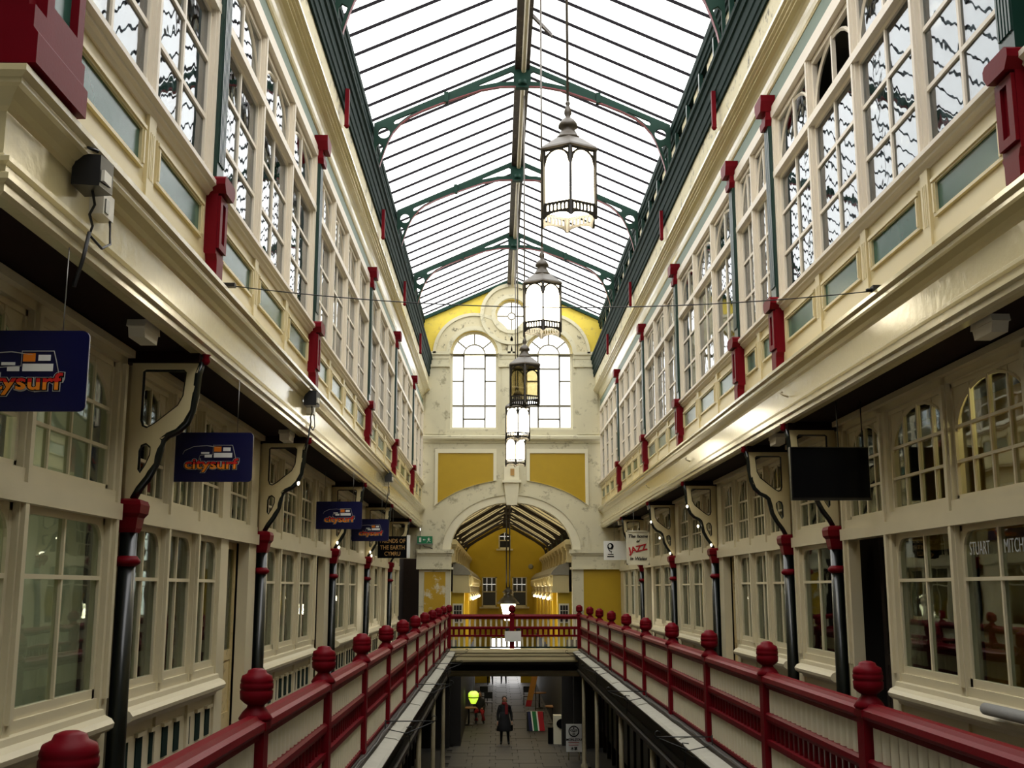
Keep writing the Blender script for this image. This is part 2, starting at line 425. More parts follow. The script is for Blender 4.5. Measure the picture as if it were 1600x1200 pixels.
for s in (-1, 1):
    sd = SIDE[s]; nb = len(BAYS[s])
    for bi, (a, b, n) in enumerate(BAYS[s]):
        if s == 1 and bi == 0: continue
        WIN_N[0] += 1
        t = thing('window_%d' % WIN_N[0], 'upper bay of %d tall cream casement windows, %s from the arch wall on the %s' % (n, ORD[nb - 1 - bi], sd), 'window', (s * 3.5, a, ZS), kind='structure')
        a2, b2 = a + .17, b - .17
        if bi == 0: a2 = a
        p = (b2 - a2) / n
        for i in range(n + 1):
            y = a2 + i * p
            mu = piece('mullion', t, 'white_frame', s * 3.43, s * 3.56, y - .055, y + .055, ZS, 8.62)
            piece('bead', mu, 'white_frame', s * 3.405, s * 3.44, y - .028, y + .028, ZS, 8.62)
        piece('transom', t, 'white_frame', s * 3.40, s * 3.55, a2 - .05, b2 + .05, ZS + 1.80, ZS + 1.90)
        piece('head', t, 'white_frame', s * 3.40, s * 3.56, a2 - .05, b2 + .05, 8.60, 8.72)
        piece('head_moulding', t, 'white_frame', s * 3.41, s * 3.50, a2 - .05, b2 + .05, 8.72, 8.79)
        for i in range(n):
            ya = a2 + i * p + .055; yb = ya + p - .11; w = yb - ya
            me = cached(('ub', round(w, 2)), lambda: upper_bars(w))
            inst('glazing_bars', me, t, (s * 3.5, ya, ZS), 0, (1, 1, 1))
            for (z0, z1) in ((.06, .60), (.64, 1.20), (1.24, 1.75)):
                for (u0, u1) in ((ya + .05, (ya + yb) / 2 - .02), ((ya + yb) / 2 + .02, yb - .05)):
                    flat_pane('pane', t, 'pane_upper', s * 3.5, u0, u1, ZS + z0, ZS + z1)
            op = (s == 1 and bi == 1 and i == 2)
            for (u0, u1) in ((ya + .05, (ya + yb) / 2 - .02), ((ya + yb) / 2 + .02, yb - .05)):
                if not op: flat_pane('pane', t, 'pane_upper', s * 3.5, u0, u1, ZS + 1.94, ZS + 2.62)
# upper rooms behind the windows
for s in (-1, 1):
    sd = SIDE[s]; y0 = Y0S[s]
    mb = MB()
    mb.box(s * 5.6, s * 5.7, y0, YE, 4.9, 9.1)
    mb.box(s * 3.6, s * 5.7, y0, YE, 8.85, 9.0)
    mb.box(s * 3.7, s * 5.7, y0, YE, 5.5, 5.75)
    mb.box(s * 3.6, s * 5.7, y0, y0 + .1, 4.9, 9.0)
    for y in COLY[s]: mb.box(s * 3.6, s * 5.7, y - .08, y + .08, 5.7, 8.9)
    tag(mb.build('wall_%s_upper_rooms' % sd, 'room_upper'), 'dim upper rooms seen through the casements on the %s' % sd, 'wall', kind='structure')
# pale blinds behind the nearest left-hand windows
for bi, (a, b, n) in enumerate(BAYS[-1][:3]):
    a2, b2 = a + .17, b - .17
    p = (b2 - a2) / n
    for i in range(n):
        if bi == 0 and i == 0: continue
        ya = a2 + i * p + .08; yb = ya + p - .16
        o = MB()
        for q in range(10):
            u0 = ya + (yb - ya) * q / 10; u1 = ya + (yb - ya) * (q + 1) / 10
            o.add([(-3.62 - .03 * (q % 2), u0, 5.92), (-3.62 - .03 * ((q + 1) % 2), u1, 5.92), (-3.62 - .03 * ((q + 1) % 2), u1, 8.6), (-3.62 - .03 * (q % 2), u0, 8.6)], [(0, 1, 2, 3)])
        ob = o.build('window_blind', 'blind_green' if bi < 2 else 'blind_grey')
        md = ob.modifiers.new('thick', 'SOLIDIFY'); md.thickness = .008
        tag(ob, 'pale blind in the left upper windows, %s light of the %s bay along' % (ORD[i], ORD[bi]), 'blind', 'pale blinds in the upper left windows')

# ------------------------------------------------------------------ pilasters of the upper storey
def pilaster(s, y, label):
    t = thing('pilaster', label, 'pilaster', (s * 3.4, y, 4.93), 'upper storey pilasters')
    X = lambda x: s * x
    # red pedestal
    pd = MB()
    pd.box(X(3.34), X(3.48), y - .15, y + .15, 5.14, 5.76)
    pd.prism_x([(y - .15, 5.14), (y + .15, 5.14), (y + .12, 5.08), (y + .12, 4.93), (y - .12, 4.93), (y - .12, 5.08)], X(3.33), X(3.48))
    pdo = pd.build('pedestal', 'red', t)
    fr = MB()
    for (u0, u1, v0, v1) in ((-.14, -.055, 5.2, 5.74), (.055, .14, 5.2, 5.74), (-.055, .055, 5.68, 5.74), (-.055, .055, 5.2, 5.27)):
        fr.box(X(3.31), X(3.345), y + u0, y + u1, v0, v1)
    fr.build('panel_frame', 'red', pdo)
    cp = MB()
    cp.prism_x([(y - .15, 5.76), (y + .15, 5.76), (y + .21, 5.84), (y + .21, 5.90), (y + .17, 5.93), (y - .17, 5.93), (y - .21, 5.90), (y - .21, 5.84)], X(3.26), X(3.46))
    cp.build('pedestal_cap', 'red', t)
    sh = MB(); sh.box(X(3.37), X(3.5), y - .13, y + .13, 5.93, 8.62)
    for q in range(5):
        yy = y - .10 + .05 * q
        sh.box(X(3.355), X(3.375), yy - .014, yy + .014, 6.1, 8.5)
    sh.build('shaft', 'green', t)
    ca = MB()
    ca.prism_x([(y - .13, 8.50), (y + .13, 8.50), (y + .17, 8.58), (y + .17, 8.62), (y - .17, 8.62), (y - .17, 8.58)], X(3.31), X(3.5))
    ca.prism_x([(y - .14, 8.72), (y + .14, 8.72), (y + .2, 8.86), (y + .2, 8.95), (y - .2, 8.95), (y - .2, 8.86)], X(3.25), X(3.5))
    ca.box(X(3.33), X(3.5), y - .13, y + .13, 8.62, 8.72)
    ca.build('capital', 'red', t)
for s in (-1, 1):
    n = len(COLY[s])
    for i, y in enumerate(COLY[s]):
        pilaster(s, y, 'green upper pilaster on a red pedestal, %s from the arch wall on the %s' % (ORD[n - 1 - i], SIDE[s]))
# corner pier where the left facade begins
t = thing('corner_pier', 'big red corner pier at the near end of the left upper storey', 'pier', (-3.5, 6.5, 4.93))
MB().box(-3.36, -6.5, 6.20, 6.92, 4.93, 8.8).build('shaft', 'red', t)
fr = MB()
for (u0, u1, v0, v1) in ((6.32, 6.42, 5.3, 8.6), (6.80, 6.90, 5.3, 8.6), (6.42, 6.80, 5.3, 5.42)): fr.box(-3.30, -3.37, u0, u1, v0, v1)
fr.build('panel_frame', 'red', t)
MB().box(-3.355, -3.362, 6.42, 6.80, 5.42, 8.6).build('recessed_panel', 'green_panel', t)
MB().prism_y([(-6.5, 4.93), (-3.27, 4.93), (-3.27, 5.12), (-3.30, 5.16), (-3.30, 5.30), (-6.5, 5.30)], 6.15, 6.96).build('plinth', 'red', t)
# return end of the left storey, facing the camera
tag(MB().box(-6.5, -8, 6.45, 6.6, 4.1, 9.7).box(-3.5, -8, 6.36, 6.5, 4.16, 4.93).build('wall_left_return', 'cream'), 'cream return wall beside the red corner pier', 'wall', kind='structure')
trim('cream fascia returning round the left corner under the red pier',
     MB().prism_x([(6.35, 4.15), (6.26, 4.15), (6.23, 4.17), (6.23, 4.22), (6.195, 4.235), (6.195, 4.27), (6.23, 4.29), (6.23, 4.33), (6.20, 4.345), (6.20, 4.375), (6.25, 4.40), (6.27, 4.42), (6.27, 4.68), (6.24, 4.70), (6.22, 4.74), (6.17, 4.79), (6.14, 4.80), (6.14, 4.835), (6.10, 4.86), (6.10, 4.90), (6.14, 4.915), (6.35, 4.93)], -8, -3.38, 2.8), 'cream_gloss')

# ------------------------------------------------------------------ gallery level: soffit, floor, back rooms
for s in (-1, 1):
    sd = SIDE[s]; y0 = Y0S[s]
    ce = thing('ceiling_%s' % sd, 'dark red-brown boarded soffit over the %s gallery' % sd, 'ceiling', (s * 3.9, y0, 4.15), kind='structure')
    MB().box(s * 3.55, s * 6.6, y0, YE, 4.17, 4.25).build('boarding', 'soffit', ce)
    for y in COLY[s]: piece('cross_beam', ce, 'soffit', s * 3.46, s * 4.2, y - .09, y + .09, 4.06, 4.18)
    fl = thing('floor_%s_gallery' % sd, 'walkway floor of the %s gallery' % sd, 'floor', (s * 3.2, 3, 0), kind='structure')
    MB().box(s * 2.05, s * 6.6, 2.0, YE, -.45, 0).build('deck', 'gallery_floor', fl)
    mb = MB()
    mb.box(s * 6.3, s * 6.4, 5.0, YE, 0, 4.2)
    for y in COLY[s][(1 if s == 1 else 0):]: mb.box(s * 4.3, s * 6.4, y - .06, y + .06, 0, 4.2)
    mb.box(s * 4.3, s * 6.4, 5.0, 5.1, 0, 4.2)
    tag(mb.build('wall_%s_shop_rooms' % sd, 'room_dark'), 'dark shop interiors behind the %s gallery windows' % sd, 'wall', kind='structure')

# ------------------------------------------------------------------ shopfronts
def shop_bars(w):
    mb = MB(); t = .018
    H = 1.62
    for (a, b) in ((0, .055), (w - .055, w)): mb.box(-.03, .03, a, b, 0, H)
    mb.box(-.03, .03, 0, w, 0, .09); mb.box(-.03, .03, 0, w, H - .07, H)
    mb.box(-.028, .028, w / 2 - t, w / 2 + t, .09, H - .07)
    mb.box(-.034, .034, .05, w - .05, 1.07 - t, 1.07 + t)
    r = min(.2, w * .2)
    for (yc, d) in ((.055, 1), (w - .055, -1)):                 # rounded upper corners
        pts = [(yc, H - .07)] + [(yc + d * (r - r * math.sin(q)), H - .07 - (r - r * math.cos(q))) for q in [PI / 2 * i / 5 for i in range(6)]]
        mb.prism_x(pts if d > 0 else pts[::-1], -.028, .028)
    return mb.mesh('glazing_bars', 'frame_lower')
def shop_fan(w):
    mb = MB(); t = .016; H = 1.22
    for (a, b) in ((0, .045), (w - .045, w)): mb.box(-.03, .03, a, b, 0, H)
    mb.box(-.03, .03, 0, w, 0, .06); mb.box(-.03, .03, 0, w, H - .05, H)
    for k in (1, 2, 3): mb.box(-.022, .022, w * k / 4 - t, w * k / 4 + t, .06, H - .05)
    for z in (.40, .76): mb.box(-.024, .024, .04, w - .04, z - t, z + t)
    pts = [(0, w / 2 + (w / 2 - .04) * math.cos(q), .72 + .46 * math.sin(q)) for q in [PI * i / 12 for i in range(13)]]
    mb.tube(pts, .028, 4, False)
    # solid spandrels over the arch
    for d in (-1, 1):
        out = [(w / 2 + d * (w / 2 - .04), H - .05)] + [(w / 2 + d * (w / 2 - .04) * math.cos(q), .72 + .46 * math.sin(q)) for q in [PI / 2 * i / 6 for i in range(7)]]
        mb.prism_x(out if d > 0 else out[::-1], -.012, .012)
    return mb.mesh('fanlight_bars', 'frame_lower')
XS = 4.2
def light(t, s, ya, yb, lower=True, upper=True, panes=True):
    w = yb - ya
    if lower:
        inst('glazing_bars', cached(('sb', round(w, 2)), lambda: shop_bars(w)), t, (s * XS, ya, .92))
        for (z0, z1) in ((1.01, 1.97), (2.01, 2.47)):
            for (u0, u1) in ((ya + .055, (ya + yb) / 2 - .018), ((ya + yb) / 2 + .018, yb - .055)):
                flat_pane('pane', t, 'pane_shop', s * XS, u0, u1, z0, z1)
    if upper:
        inst('fanlight_bars', cached(('sf', round(w, 2)), lambda: shop_fan(w)), t, (s * XS, ya, 2.78))
        for (z0, z1) in ((2.84, 3.17), (3.20, 3.53), (3.56, 3.95)):
            for k in range(4):
                flat_pane('pane', t, 'pane_shop', s * XS, ya + w * k / 4 + .017, ya + w * (k + 1) / 4 - .017, z0, z1)
def shopfront(s, a, b, spec, label):
    t = thing('shopfront', label, 'shopfront', (s * XS, a, 0), 'gallery shopfronts')
    X = lambda x: s * x
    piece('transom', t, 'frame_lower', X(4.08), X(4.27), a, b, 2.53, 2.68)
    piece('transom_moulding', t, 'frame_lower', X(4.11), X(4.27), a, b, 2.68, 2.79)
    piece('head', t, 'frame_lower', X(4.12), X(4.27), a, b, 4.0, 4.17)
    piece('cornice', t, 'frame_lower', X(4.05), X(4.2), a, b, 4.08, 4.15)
    ends = []
    for k, ya, yb in spec:
        ends += [ya, yb]
    runs = []
    for k, ya, yb in spec:
        if k == 'w':
            if runs and abs(runs[-1][1] - ya) < .2: runs[-1][1] = yb
            else: runs.append([ya, yb])
    marks = sorted(set([a] + ends + [b]))
    # mullions / filler posts in the gaps
    edges = [(a, spec[0][1])] + [(spec[i][2], spec[i + 1][1]) for i in range(len(spec) - 1)] + [(spec[-1][2], b)]
    for (u0, u1) in edges:
        if u1 - u0 > .01:
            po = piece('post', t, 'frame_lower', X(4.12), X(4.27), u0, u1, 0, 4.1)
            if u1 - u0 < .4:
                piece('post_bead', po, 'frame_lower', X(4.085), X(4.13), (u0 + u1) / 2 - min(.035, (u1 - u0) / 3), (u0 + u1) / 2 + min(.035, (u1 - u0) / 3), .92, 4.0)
    for r0, r1 in runs:
        e0, e1 = r0 - .06, r1 + .06
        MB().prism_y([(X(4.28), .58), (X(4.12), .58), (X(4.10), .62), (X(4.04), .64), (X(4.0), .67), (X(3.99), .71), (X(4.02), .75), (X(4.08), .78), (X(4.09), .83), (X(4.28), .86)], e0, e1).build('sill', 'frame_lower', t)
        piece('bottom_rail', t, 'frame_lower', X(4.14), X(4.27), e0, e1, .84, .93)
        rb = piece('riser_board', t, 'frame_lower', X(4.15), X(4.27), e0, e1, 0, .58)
        n = max(2, int((r1 - r0) / .42))
        for i in range(n):
            c = r0 + (i + .5) * (r1 - r0) / n
            piece('riser_panel', rb, 'green_dark', X(4.138), X(4.152), c - .10, c + .10, .12, .44)
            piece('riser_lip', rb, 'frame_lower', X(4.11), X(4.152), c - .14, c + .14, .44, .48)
    for k, ya, yb in spec:
        if k == 'w': light(t, s, ya, yb)
        elif k == 'd': light(t, s, ya, yb, lower=False)
    return t
def door(s, ya, yb, label, mat, glazed=True, inset=.10, handle=True):
    DOOR_N[0] += 1
    t = thing('door_%d' % DOOR_N[0], label, 'door', (s * (XS + inset), ya, 0), kind='structure')
    x0, x1 = s * (XS + inset), s * (XS + inset + .05)
    st = .11
    piece('stile', t, mat, x0, x1, ya, ya + st, 0, 2.56); piece('stile', t, mat, x0, x1, yb - st, yb, 0, 2.56)
    for (z0, z1) in ((0, .22), (.92, 1.06), (2.44, 2.56)): piece('rail', t, mat, x0, x1, ya + st, yb - st, z0, z1)
    piece('panel', t, mat, s * (XS + inset + .015), s * (XS + inset + .035), ya + st, yb - st, .22, .92)
    if glazed: piece('pane', t, 'pane_shop', s * (XS + inset + .02), s * (XS + inset + .026), ya + st, yb - st, 1.06, 2.44)
    else: piece('panel', t, mat, s * (XS + inset + .015), s * (XS + inset + .035), ya + st, yb - st, 1.06, 2.44)
    if handle:
        y = ya + .06
        mb = MB(); X = s * (XS + inset)
        mb.box(X - s * .012, X, y - .03, y + .03, .95, 1.2)
        mb.tube([(X - s * .01, y, 1.16), (X - s * .07, y, 1.14), (X - s * .07, y, 1.0), (X - s * .01, y, .98)], .012, 6)
        mb.build('handle', 'black', t)
SHOPS = {
 -1: [((5.6, 10.62), [('w', 5.75, 6.85), ('w', 6.98, 8.42), ('w', 8.55, 10.42)], 'pale-windowed shopfront nearest on the left, blinds drawn'),
      ((10.98, 16.78), [('w', 11.05, 12.18), ('w', 12.28, 13.41), ('w', 13.51, 14.64), ('d', 15.05, 16.3)], 'left gallery shopfront with three tall lights and a worn door'),
      ((17.12, 24.18), [('w', 17.2, 18.55), ('w', 18.68, 20.3), ('w', 20.43, 22.05), ('d', 22.4, 23.6)], 'left gallery shopfront behind the second row of blue signs'),
      ((24.52, 30.53), [('w', 25.2, 27.1), ('w', 27.25, 29.15)], 'left gallery shopfront of two lights under the third blue sign'),
      ((30.87, 37.13), [('w', 31.0, 32.7), ('w', 32.83, 34.5), ('d', 34.9, 36.3)], 'left gallery shopfront with a black handled door beneath the black lettered sign'),
      ((37.47, 41.2), [('w', 37.7, 39.2), ('w', 39.33, 40.9)], 'left gallery shopfront farthest along, beside the brick passage')],
 1: [((6.4, 15.23), [('w', 6.5, 7.9), ('w', 8.02, 9.62), ('w', 9.75, 11.47), ('w', 11.6, 13.35), ('d', 13.62, 15.0)], 'lettered shopfront nearest on the right with amber interior'),
     ((15.57, 17.78), [('w', 15.75, 17.5)], 'narrow right gallery shopfront of one light between two close columns'),
     ((18.12, 23.83), [('w', 18.3, 19.45), ('w', 19.57, 20.72), ('w', 20.84, 21.99), ('d', 22.25, 23.4)], 'right gallery shopfront of three lights beyond the close columns'),
     ((24.17, 29.53), [('d', 24.5, 25.5), ('w', 25.75, 27.3), ('w', 27.43, 29.0)], 'right gallery shopfront with the starry lamp glint'),
     ((29.87, 35.93), [('w', 30.4, 32.1), ('w', 32.23, 33.93), ('d', 34.4, 35.6)], 'right gallery shopfront behind the jazz sign'),
     ((36.27, 42.9), [('w', 36.5, 38.2), ('w', 38.33, 40.03), ('w', 40.16, 41.86)], 'right gallery shopfront farthest along, against the yellow wall')]}
for s in (-1, 1):
    for (a, b), spec, lab in SHOPS[s]:
        shopfront(s, a, b, spec, lab)
        for k, ya, yb in spec:
            if k == 'd':
                dk = (s == 1 and ya < 15)
                door(s, ya, yb, ('dark half-open shop door in the ' if dk else 'cream glazed shop door in the ') + lab, 'brown_dark' if dk else 'door_cream', True, .32 if dk else .10)
# blinds in the nearest left shop, amber room in the nearest right shop
for i, (ya, yb) in enumerate(((5.8, 6.8), (7.05, 8.35), (8.62, 10.35))):
    o = MB().box(-4.285, -4.30, ya, (ya + yb) / 2 + .25, .93, 4.0).box(-4.31, -4.325, (ya + yb) / 2 + .2, yb, .93, 4.0).build('shop_blind', 'shop_blind')
    tag(o, 'pale grey-green roller blinds in the left shop, %s light from the near end' % ORD[i], 'blind', 'blinds in the nearest left shop')
tag(MB().box(5.25, 5.33, 6.6, 15.1, 2.4, 4.15).box(5.25, 5.33, 11.3, 13.6, 0, 2.4).box(4.32, 5.33, 6.6, 13.5, 2.46, 2.52).build('wall_right_amber_room', 'room_yellow'), 'yellow painted partition inside the nearest right shop, with an added light-blocking shelf', 'wall', kind='structure')  # last box: unseen shelf added to keep bulb light off the lower window
bl = bpy.data.lights.new('shop_bulb', 'POINT'); bl.energy = 20; bl.color = (1, .82, .45); bl.shadow_soft_size = .1
blo = bpy.data.objects.new('shop_bulb', bl); blo.location = (4.75, 10.6, 3.75); COL.objects.link(blo)
bl = bpy.data.lights.new('blind_backlight', 'POINT'); bl.energy = 130; bl.color = (1, .95, .85); bl.shadow_soft_size = .2  # unseen lamp added behind the blinds to make them glow
blo = bpy.data.objects.new('blind_backlight', bl); blo.location = (-5.9, 8.2, 2.6); COL.objects.link(blo)
# shelving with stock just visible in the lettered window
t = thing('shop_shelf', 'dark shelving with small stock inside the lettered right window', 'shelf', (4.9, 9.6, 0))
for z in (.75, 1.15, 1.55): piece('shelf_board', t, 'wood', 4.75, 5.15, 8.2, 11.2, z, z + .03)
for y in (8.2, 9.7, 11.2): piece('upright', t, 'wood', 4.75, 5.15, y - .02, y + .02, 0, 2.0)
k = 0
for z in (.78, 1.18):
    for y in (8.5, 8.9, 9.2, 9.95, 10.3, 10.6, 10.95):
        k += 1
        o = MB().lathe([(.05, 0), (.06, .05), (.06, .16), (.03, .2), (.03, .24)], (4.86, y, z), 8).build('jar', 'plastic_white')
        tag(o, 'small pale jar inside the lettered right shop, %s along its %s shelf' % (ORD[(k - 1) % 7], 'lower' if z < 1 else 'upper'), 'jar', 'jars in the right shop')
# window lettering STUART MITCHELL
sl = thing('window_lettering', 'thin white STUART MITCHELL lettering on the right shop window', 'lettering', (4.18, 10.6, 2.25))
RXT = Matrix(((0, 0, -1, 0), (-1, 0, 0, 0), (0, 1, 0, 0), (0, 0, 0, 1)))     # text on the right wall, facing -X, reading towards the camera
me = text_mesh('STUART', .19, 'lettering', -.002, .002); inst('word', me, sl, (4.165, 11.02, 2.28), 0, (.68, 1, 1), RXT)
me = text_mesh('MITCHELL', .19, 'lettering', -.002, .002); inst('word', me, sl, (4.165, 10.19, 2.28), 0, (.68, 1, 1), RXT)

# ------------------------------------------------------------------ gallery columns with scroll brackets
def bracket_outline():
    o = [(0, 2.74), (.07, 2.74), (.12, 2.84), (.20, 2.95), (.27, 3.08), (.30, 3.22), (.32, 3.31), (.37, 3.36), (.46, 3.40), (.54, 3.48), (.59, 3.60), (.62, 3.78), (.63, 3.95), (.66, 4.08), (0, 4.08)]
    h1 = [(.10, 3.50), (.10, 3.98), (.13, 4.0), (.50, 4.0), (.53, 3.97), (.51, 3.74), (.46, 3.64), (.24, 3.46), (.17, 3.42), (.12, 3.44)]
    h2 = [(.10, 3.02), (.13, 2.98), (.18, 3.06), (.22, 3.16), (.22, 3.24), (.17, 3.28), (.12, 3.26), (.10, 3.2)]
    return o, h1, h2
def column(s, y, label, i):
    t = thing('gallery_column', label, 'column', (s * 4.08, y, 0), 'gallery columns')
    c = (s * 4.07, y, 0)
    inst('shaft', cached('colshaft', lambda: MB().lathe([(.12, 0), (.12, .12), (.095, .16), (.088, .3), (.08, 2.42)], (0, 0, 0), 14).mesh('shaft', 'column_black')), t, c)
    inst('collar', cached('colcollar', lambda: MB().lathe([(.08, 2.10), (.12, 2.13), (.125, 2.155), (.09, 2.20)], (0, 0, 0), 14).mesh('collar', 'red')), t, c)
    inst('capital', cached('colcap', lambda: MB().lathe([(.11, 2.42), (.13, 2.46), (.15, 2.56), (.19, 2.60), (.20, 2.68), (.18, 2.72), (.10, 2.74)], (0, 0, 0), 4, PI / 4, False).mesh('capital', 'red')), t, c)
    o, h1, h2 = bracket_outline()
    m = lambda lp: [(s * (4.12 - u), z) for u, z in lp]
    me = cached(('brk', s), lambda: plate_mesh('bracket', [m(o), m(h1), m(h2)], .07, 'cream'))
    b = inst('bracket', me, t, (0, y, 0))
    def rim():
        mb = MB()
        S = [(s * (4.12 - u), 0, z) for u, z in o[1:14]]
        mb.tube(S, .042, 6)
        for hl in (h1, h2):
            mb.tube([(s * (4.12 - u), 0, z) for u, z in hl + [hl[0]]], .022, 6)
        return mb.mesh('bracket_rim', 'column_black')
    inst('bracket_rim', cached(('rim', s), rim), b, (0, y, 0))
    inst('pendant', cached('pend', lambda: MB().lathe([(.02, 0), (.045, .03), (.03, .08), (.05, .10)], (0, 0, 0), 10).mesh('pendant', 'red')), t, (s * 3.42, y, 4.05))
for s in (-1, 1):
    ys = COLY[s][(1 if s == 1 else 0):]
    for i, y in enumerate(ys):
        column(s, y, 'dark gallery column with pierced scroll bracket, %s from the near end on the %s' % (ORD[i], SIDE[s]), i)

# ------------------------------------------------------------------ balustrades
XR = 2.165
def turned_post():
    mb = MB()
    mb.box(-.075, .075, -.075, .075, 0, 1.03)
    mb.box(-.09, .09, -.09, .09, .98, 1.03)
    mb.lathe([(.10, 1.03), (.115, 1.05), (.09, 1.09), (.06, 1.12), (.055, 1.14)], (0, 0, 0), 12)
    return mb.mesh('post', 'red')
def finial():
    return MB().lathe([(.055, 1.135), (.08, 1.15), (.108, 1.175), (.112, 1.225), (.104, 1.235), (.112, 1.245), (.112, 1.27), (.106, 1.28), (.110, 1.29), (.100, 1.325), (.068, 1.34), (.06, 1.36), (.03, 1.372)], (0, 0, 0), 12).mesh('finial', 'red')
def board_row(x, y0, y1, z0, z1, w, pitch, depth, mat):
    mb = MB(); n = int((y1 - y0) / pitch); st = (y1 - y0) / n
    for i in range(n):
        c = y0 + (i + .5) * st
        mb.prism_z([(x - depth, c - w / 2), (x - depth * .2, c - w / 2), (x + depth * .2 , c - w / 2), (x + depth, c - w / 4), (x + depth, c + w / 4), (x + depth * .2, c + w / 2), (x - depth, c + w / 2)], z0, z1)
    return mb
def baluster_mesh(w, h, depth, mat):
    return MB().prism_z([(-depth, -w / 4), (-depth * .2, -w / 2), (depth * .2, -w / 2), (depth, -w / 4), (depth, w / 4), (depth * .2, w / 2), (-depth * .2, w / 2), (-depth, w / 4)], 0, h).mesh('baluster', mat)
def span(label, x, y0, y1, single, last=False, axis='Y', group='gallery balustrade sections'):
    t = thing('balustrade', label, 'balustrade', (x, y0, 0) if axis == 'Y' else (y0, x, 0), group)
    R = Matrix.Identity(4) if axis == 'Y' else Matrix(((0, 1, 0, 0), (1, 0, 0, 0), (0, 0, 1, 0), (0, 0, 0, 1)))
    def put(name, mb, mat, parent=t):
        mb.v = [tuple(R @ Vector(v)) for v in mb.v]
        return mb.build(name, mat, parent)
    loc = lambda a, b, c: tuple(R @ Vector((a, b, c)))
    posts = [y0] + ([y1] if last else [])
    for y in posts:
        p = inst('post', cached('bpost', turned_post), t, loc(x, y, 0))
        inst('finial', cached('bfin', finial), p, loc(x, y, 0))
    a, b = y0 + .075, y1 - .075
    put('handrail', MB().prism_y([(x - .075, .97), (x - .085, .99), (x - .08, 1.03), (x - .05, 1.05), (x - .03, 1.075), (x + .03, 1.075), (x + .05, 1.05), (x + .08, 1.03), (x + .085, .99), (x + .075, .97), (x + .045, .955), (x + .045, .92), (x - .045, .92), (x - .045, .955)], a, b), 'red')
    put('middle_rail', MB().prism_y([(x - .05, .60), (x - .06, .63), (x - .06, .67), (x - .04, .69), (x + .04, .69), (x + .06, .67), (x + .06, .63), (x + .05, .60)], a, b), 'red')
    put('lower_rail', MB().prism_y([(x - .05, .37), (x - .055, .40), (x - .055, .43), (x + .055, .43), (x + .055, .40), (x + .05, .37)], a, b), 'red')
    put('bottom_rail', MB().prism_y([(x - .045, .02), (x - .045, .06), (x + .045, .06), (x + .045, .02)], a, b), 'red' if axis == 'Y' else 'green_dark')
    n = int((b - a) / .165); st = (b - a) / n
    rows = [('baluster', .69, .92, .125, .026, 'sign_cream'), ('slot_bar', .43, .60, .085, .015, 'red'), ('baluster', .06, .37, .125, .026, 'sign_cream')]
    if axis == 'X': rows = [('baluster', .69, .92, .07, .02, 'sign_cream'), ('slot_bar', .43, .60, .07, .015, 'red'), ('baluster', .06, .37, .07, .02, 'sign_cream')]
    for (nm, z0, z1, w, d, mat) in rows:
        if single:
            me = cached(('bal', nm, z0, w), lambda: baluster_mesh(w, z1 - z0, d, mat))
            for i in range(n):
                c = a + (i + .5) * st
                inst(nm, me, t, loc(x, c, z0), 0 if axis == 'Y' else PI / 2)
        else:
            mb = MB()
            for i in range(n):
                c = a + (i + .5) * st
                mb.prism_z([(x - d, c - w / 4), (x - d * .2, c - w / 2), (x + d * .2, c - w / 2), (x + d, c - w / 4), (x + d, c + w / 4), (x + d * .2, c + w / 2), (x - d * .2, c + w / 2), (x - d, c + w / 4)], z0, z1)
            o = put(nm + '_row', mb, mat); o['kind'] = 'stuff'
    return t
LP = [4.4] + [7.74 + 2.965 * i for i in range(10)] + [36.72]
RP = [5.33 + 3.12 * i for i in range(10)] + [36.72]
for i in range(len(LP) - 1):
    span('red and cream balustrade along the left gallery, %s section from the near end' % ORD[i], -XR, LP[i], LP[i + 1], i < 4)
for i in range(len(RP) - 1):
    span('red and cream balustrade along the right gallery, %s section from the near end' % ORD[i], XR, RP[i], RP[i + 1], i < 4)
YB = 36.8
span('red balustrade with white spindles crossing the bridge, left half', YB, -2.1, -.07, True, False, 'X', 'bridge balustrades')
span('red balustrade with white spindles crossing the bridge, right half', YB, -.07, 2.1, True, True, 'X', 'bridge balustrades')

# coping ledges outside the balustrades
for s in (-1, 1):
    sd = SIDE[s]
    t = thing('ledge', 'grey stone coping ledge outside the %s balustrade' % sd, 'ledge', (s * 2.0, 4, 0))
    y = 2.2; k = 0
    while y < YB - .4:
        L = 1.48
        y2 = min(y + L, YB - .15)
        MB().prism_y([(s * 2.28, -.02), (s * 1.90, -.07 - .006 * (k % 3)), (s * 1.86, -.10), (s * 1.87, -.13), (s * 2.28, -.16)], y + .008, y2 - .008).build('coping_slab', 'stone', t)
        y = y2; k += 1
    MB().prism_y([(s * 2.3, -.13), (s * 1.90, -.12), (s * 1.90, -.20), (s * 1.95, -.23), (s * 1.95, -.30), (s * 2.02, -.34), (s * 2.04, -.62), (s * 2.0, -.64), (s * 2.0, -.72), (s * 2.3, -.72)], 2.2, YB - .15).build('fascia_beam', 'brown_dark', t)
    MB().tube([(s * (2.07 + .012 * math.sin(y * 2.1)), y, -.01 + .008 * math.sin(y * 5)) for y in [3 + .4 * i for i in range(84)]], .022, 5).build('conduit', 'cable', t)

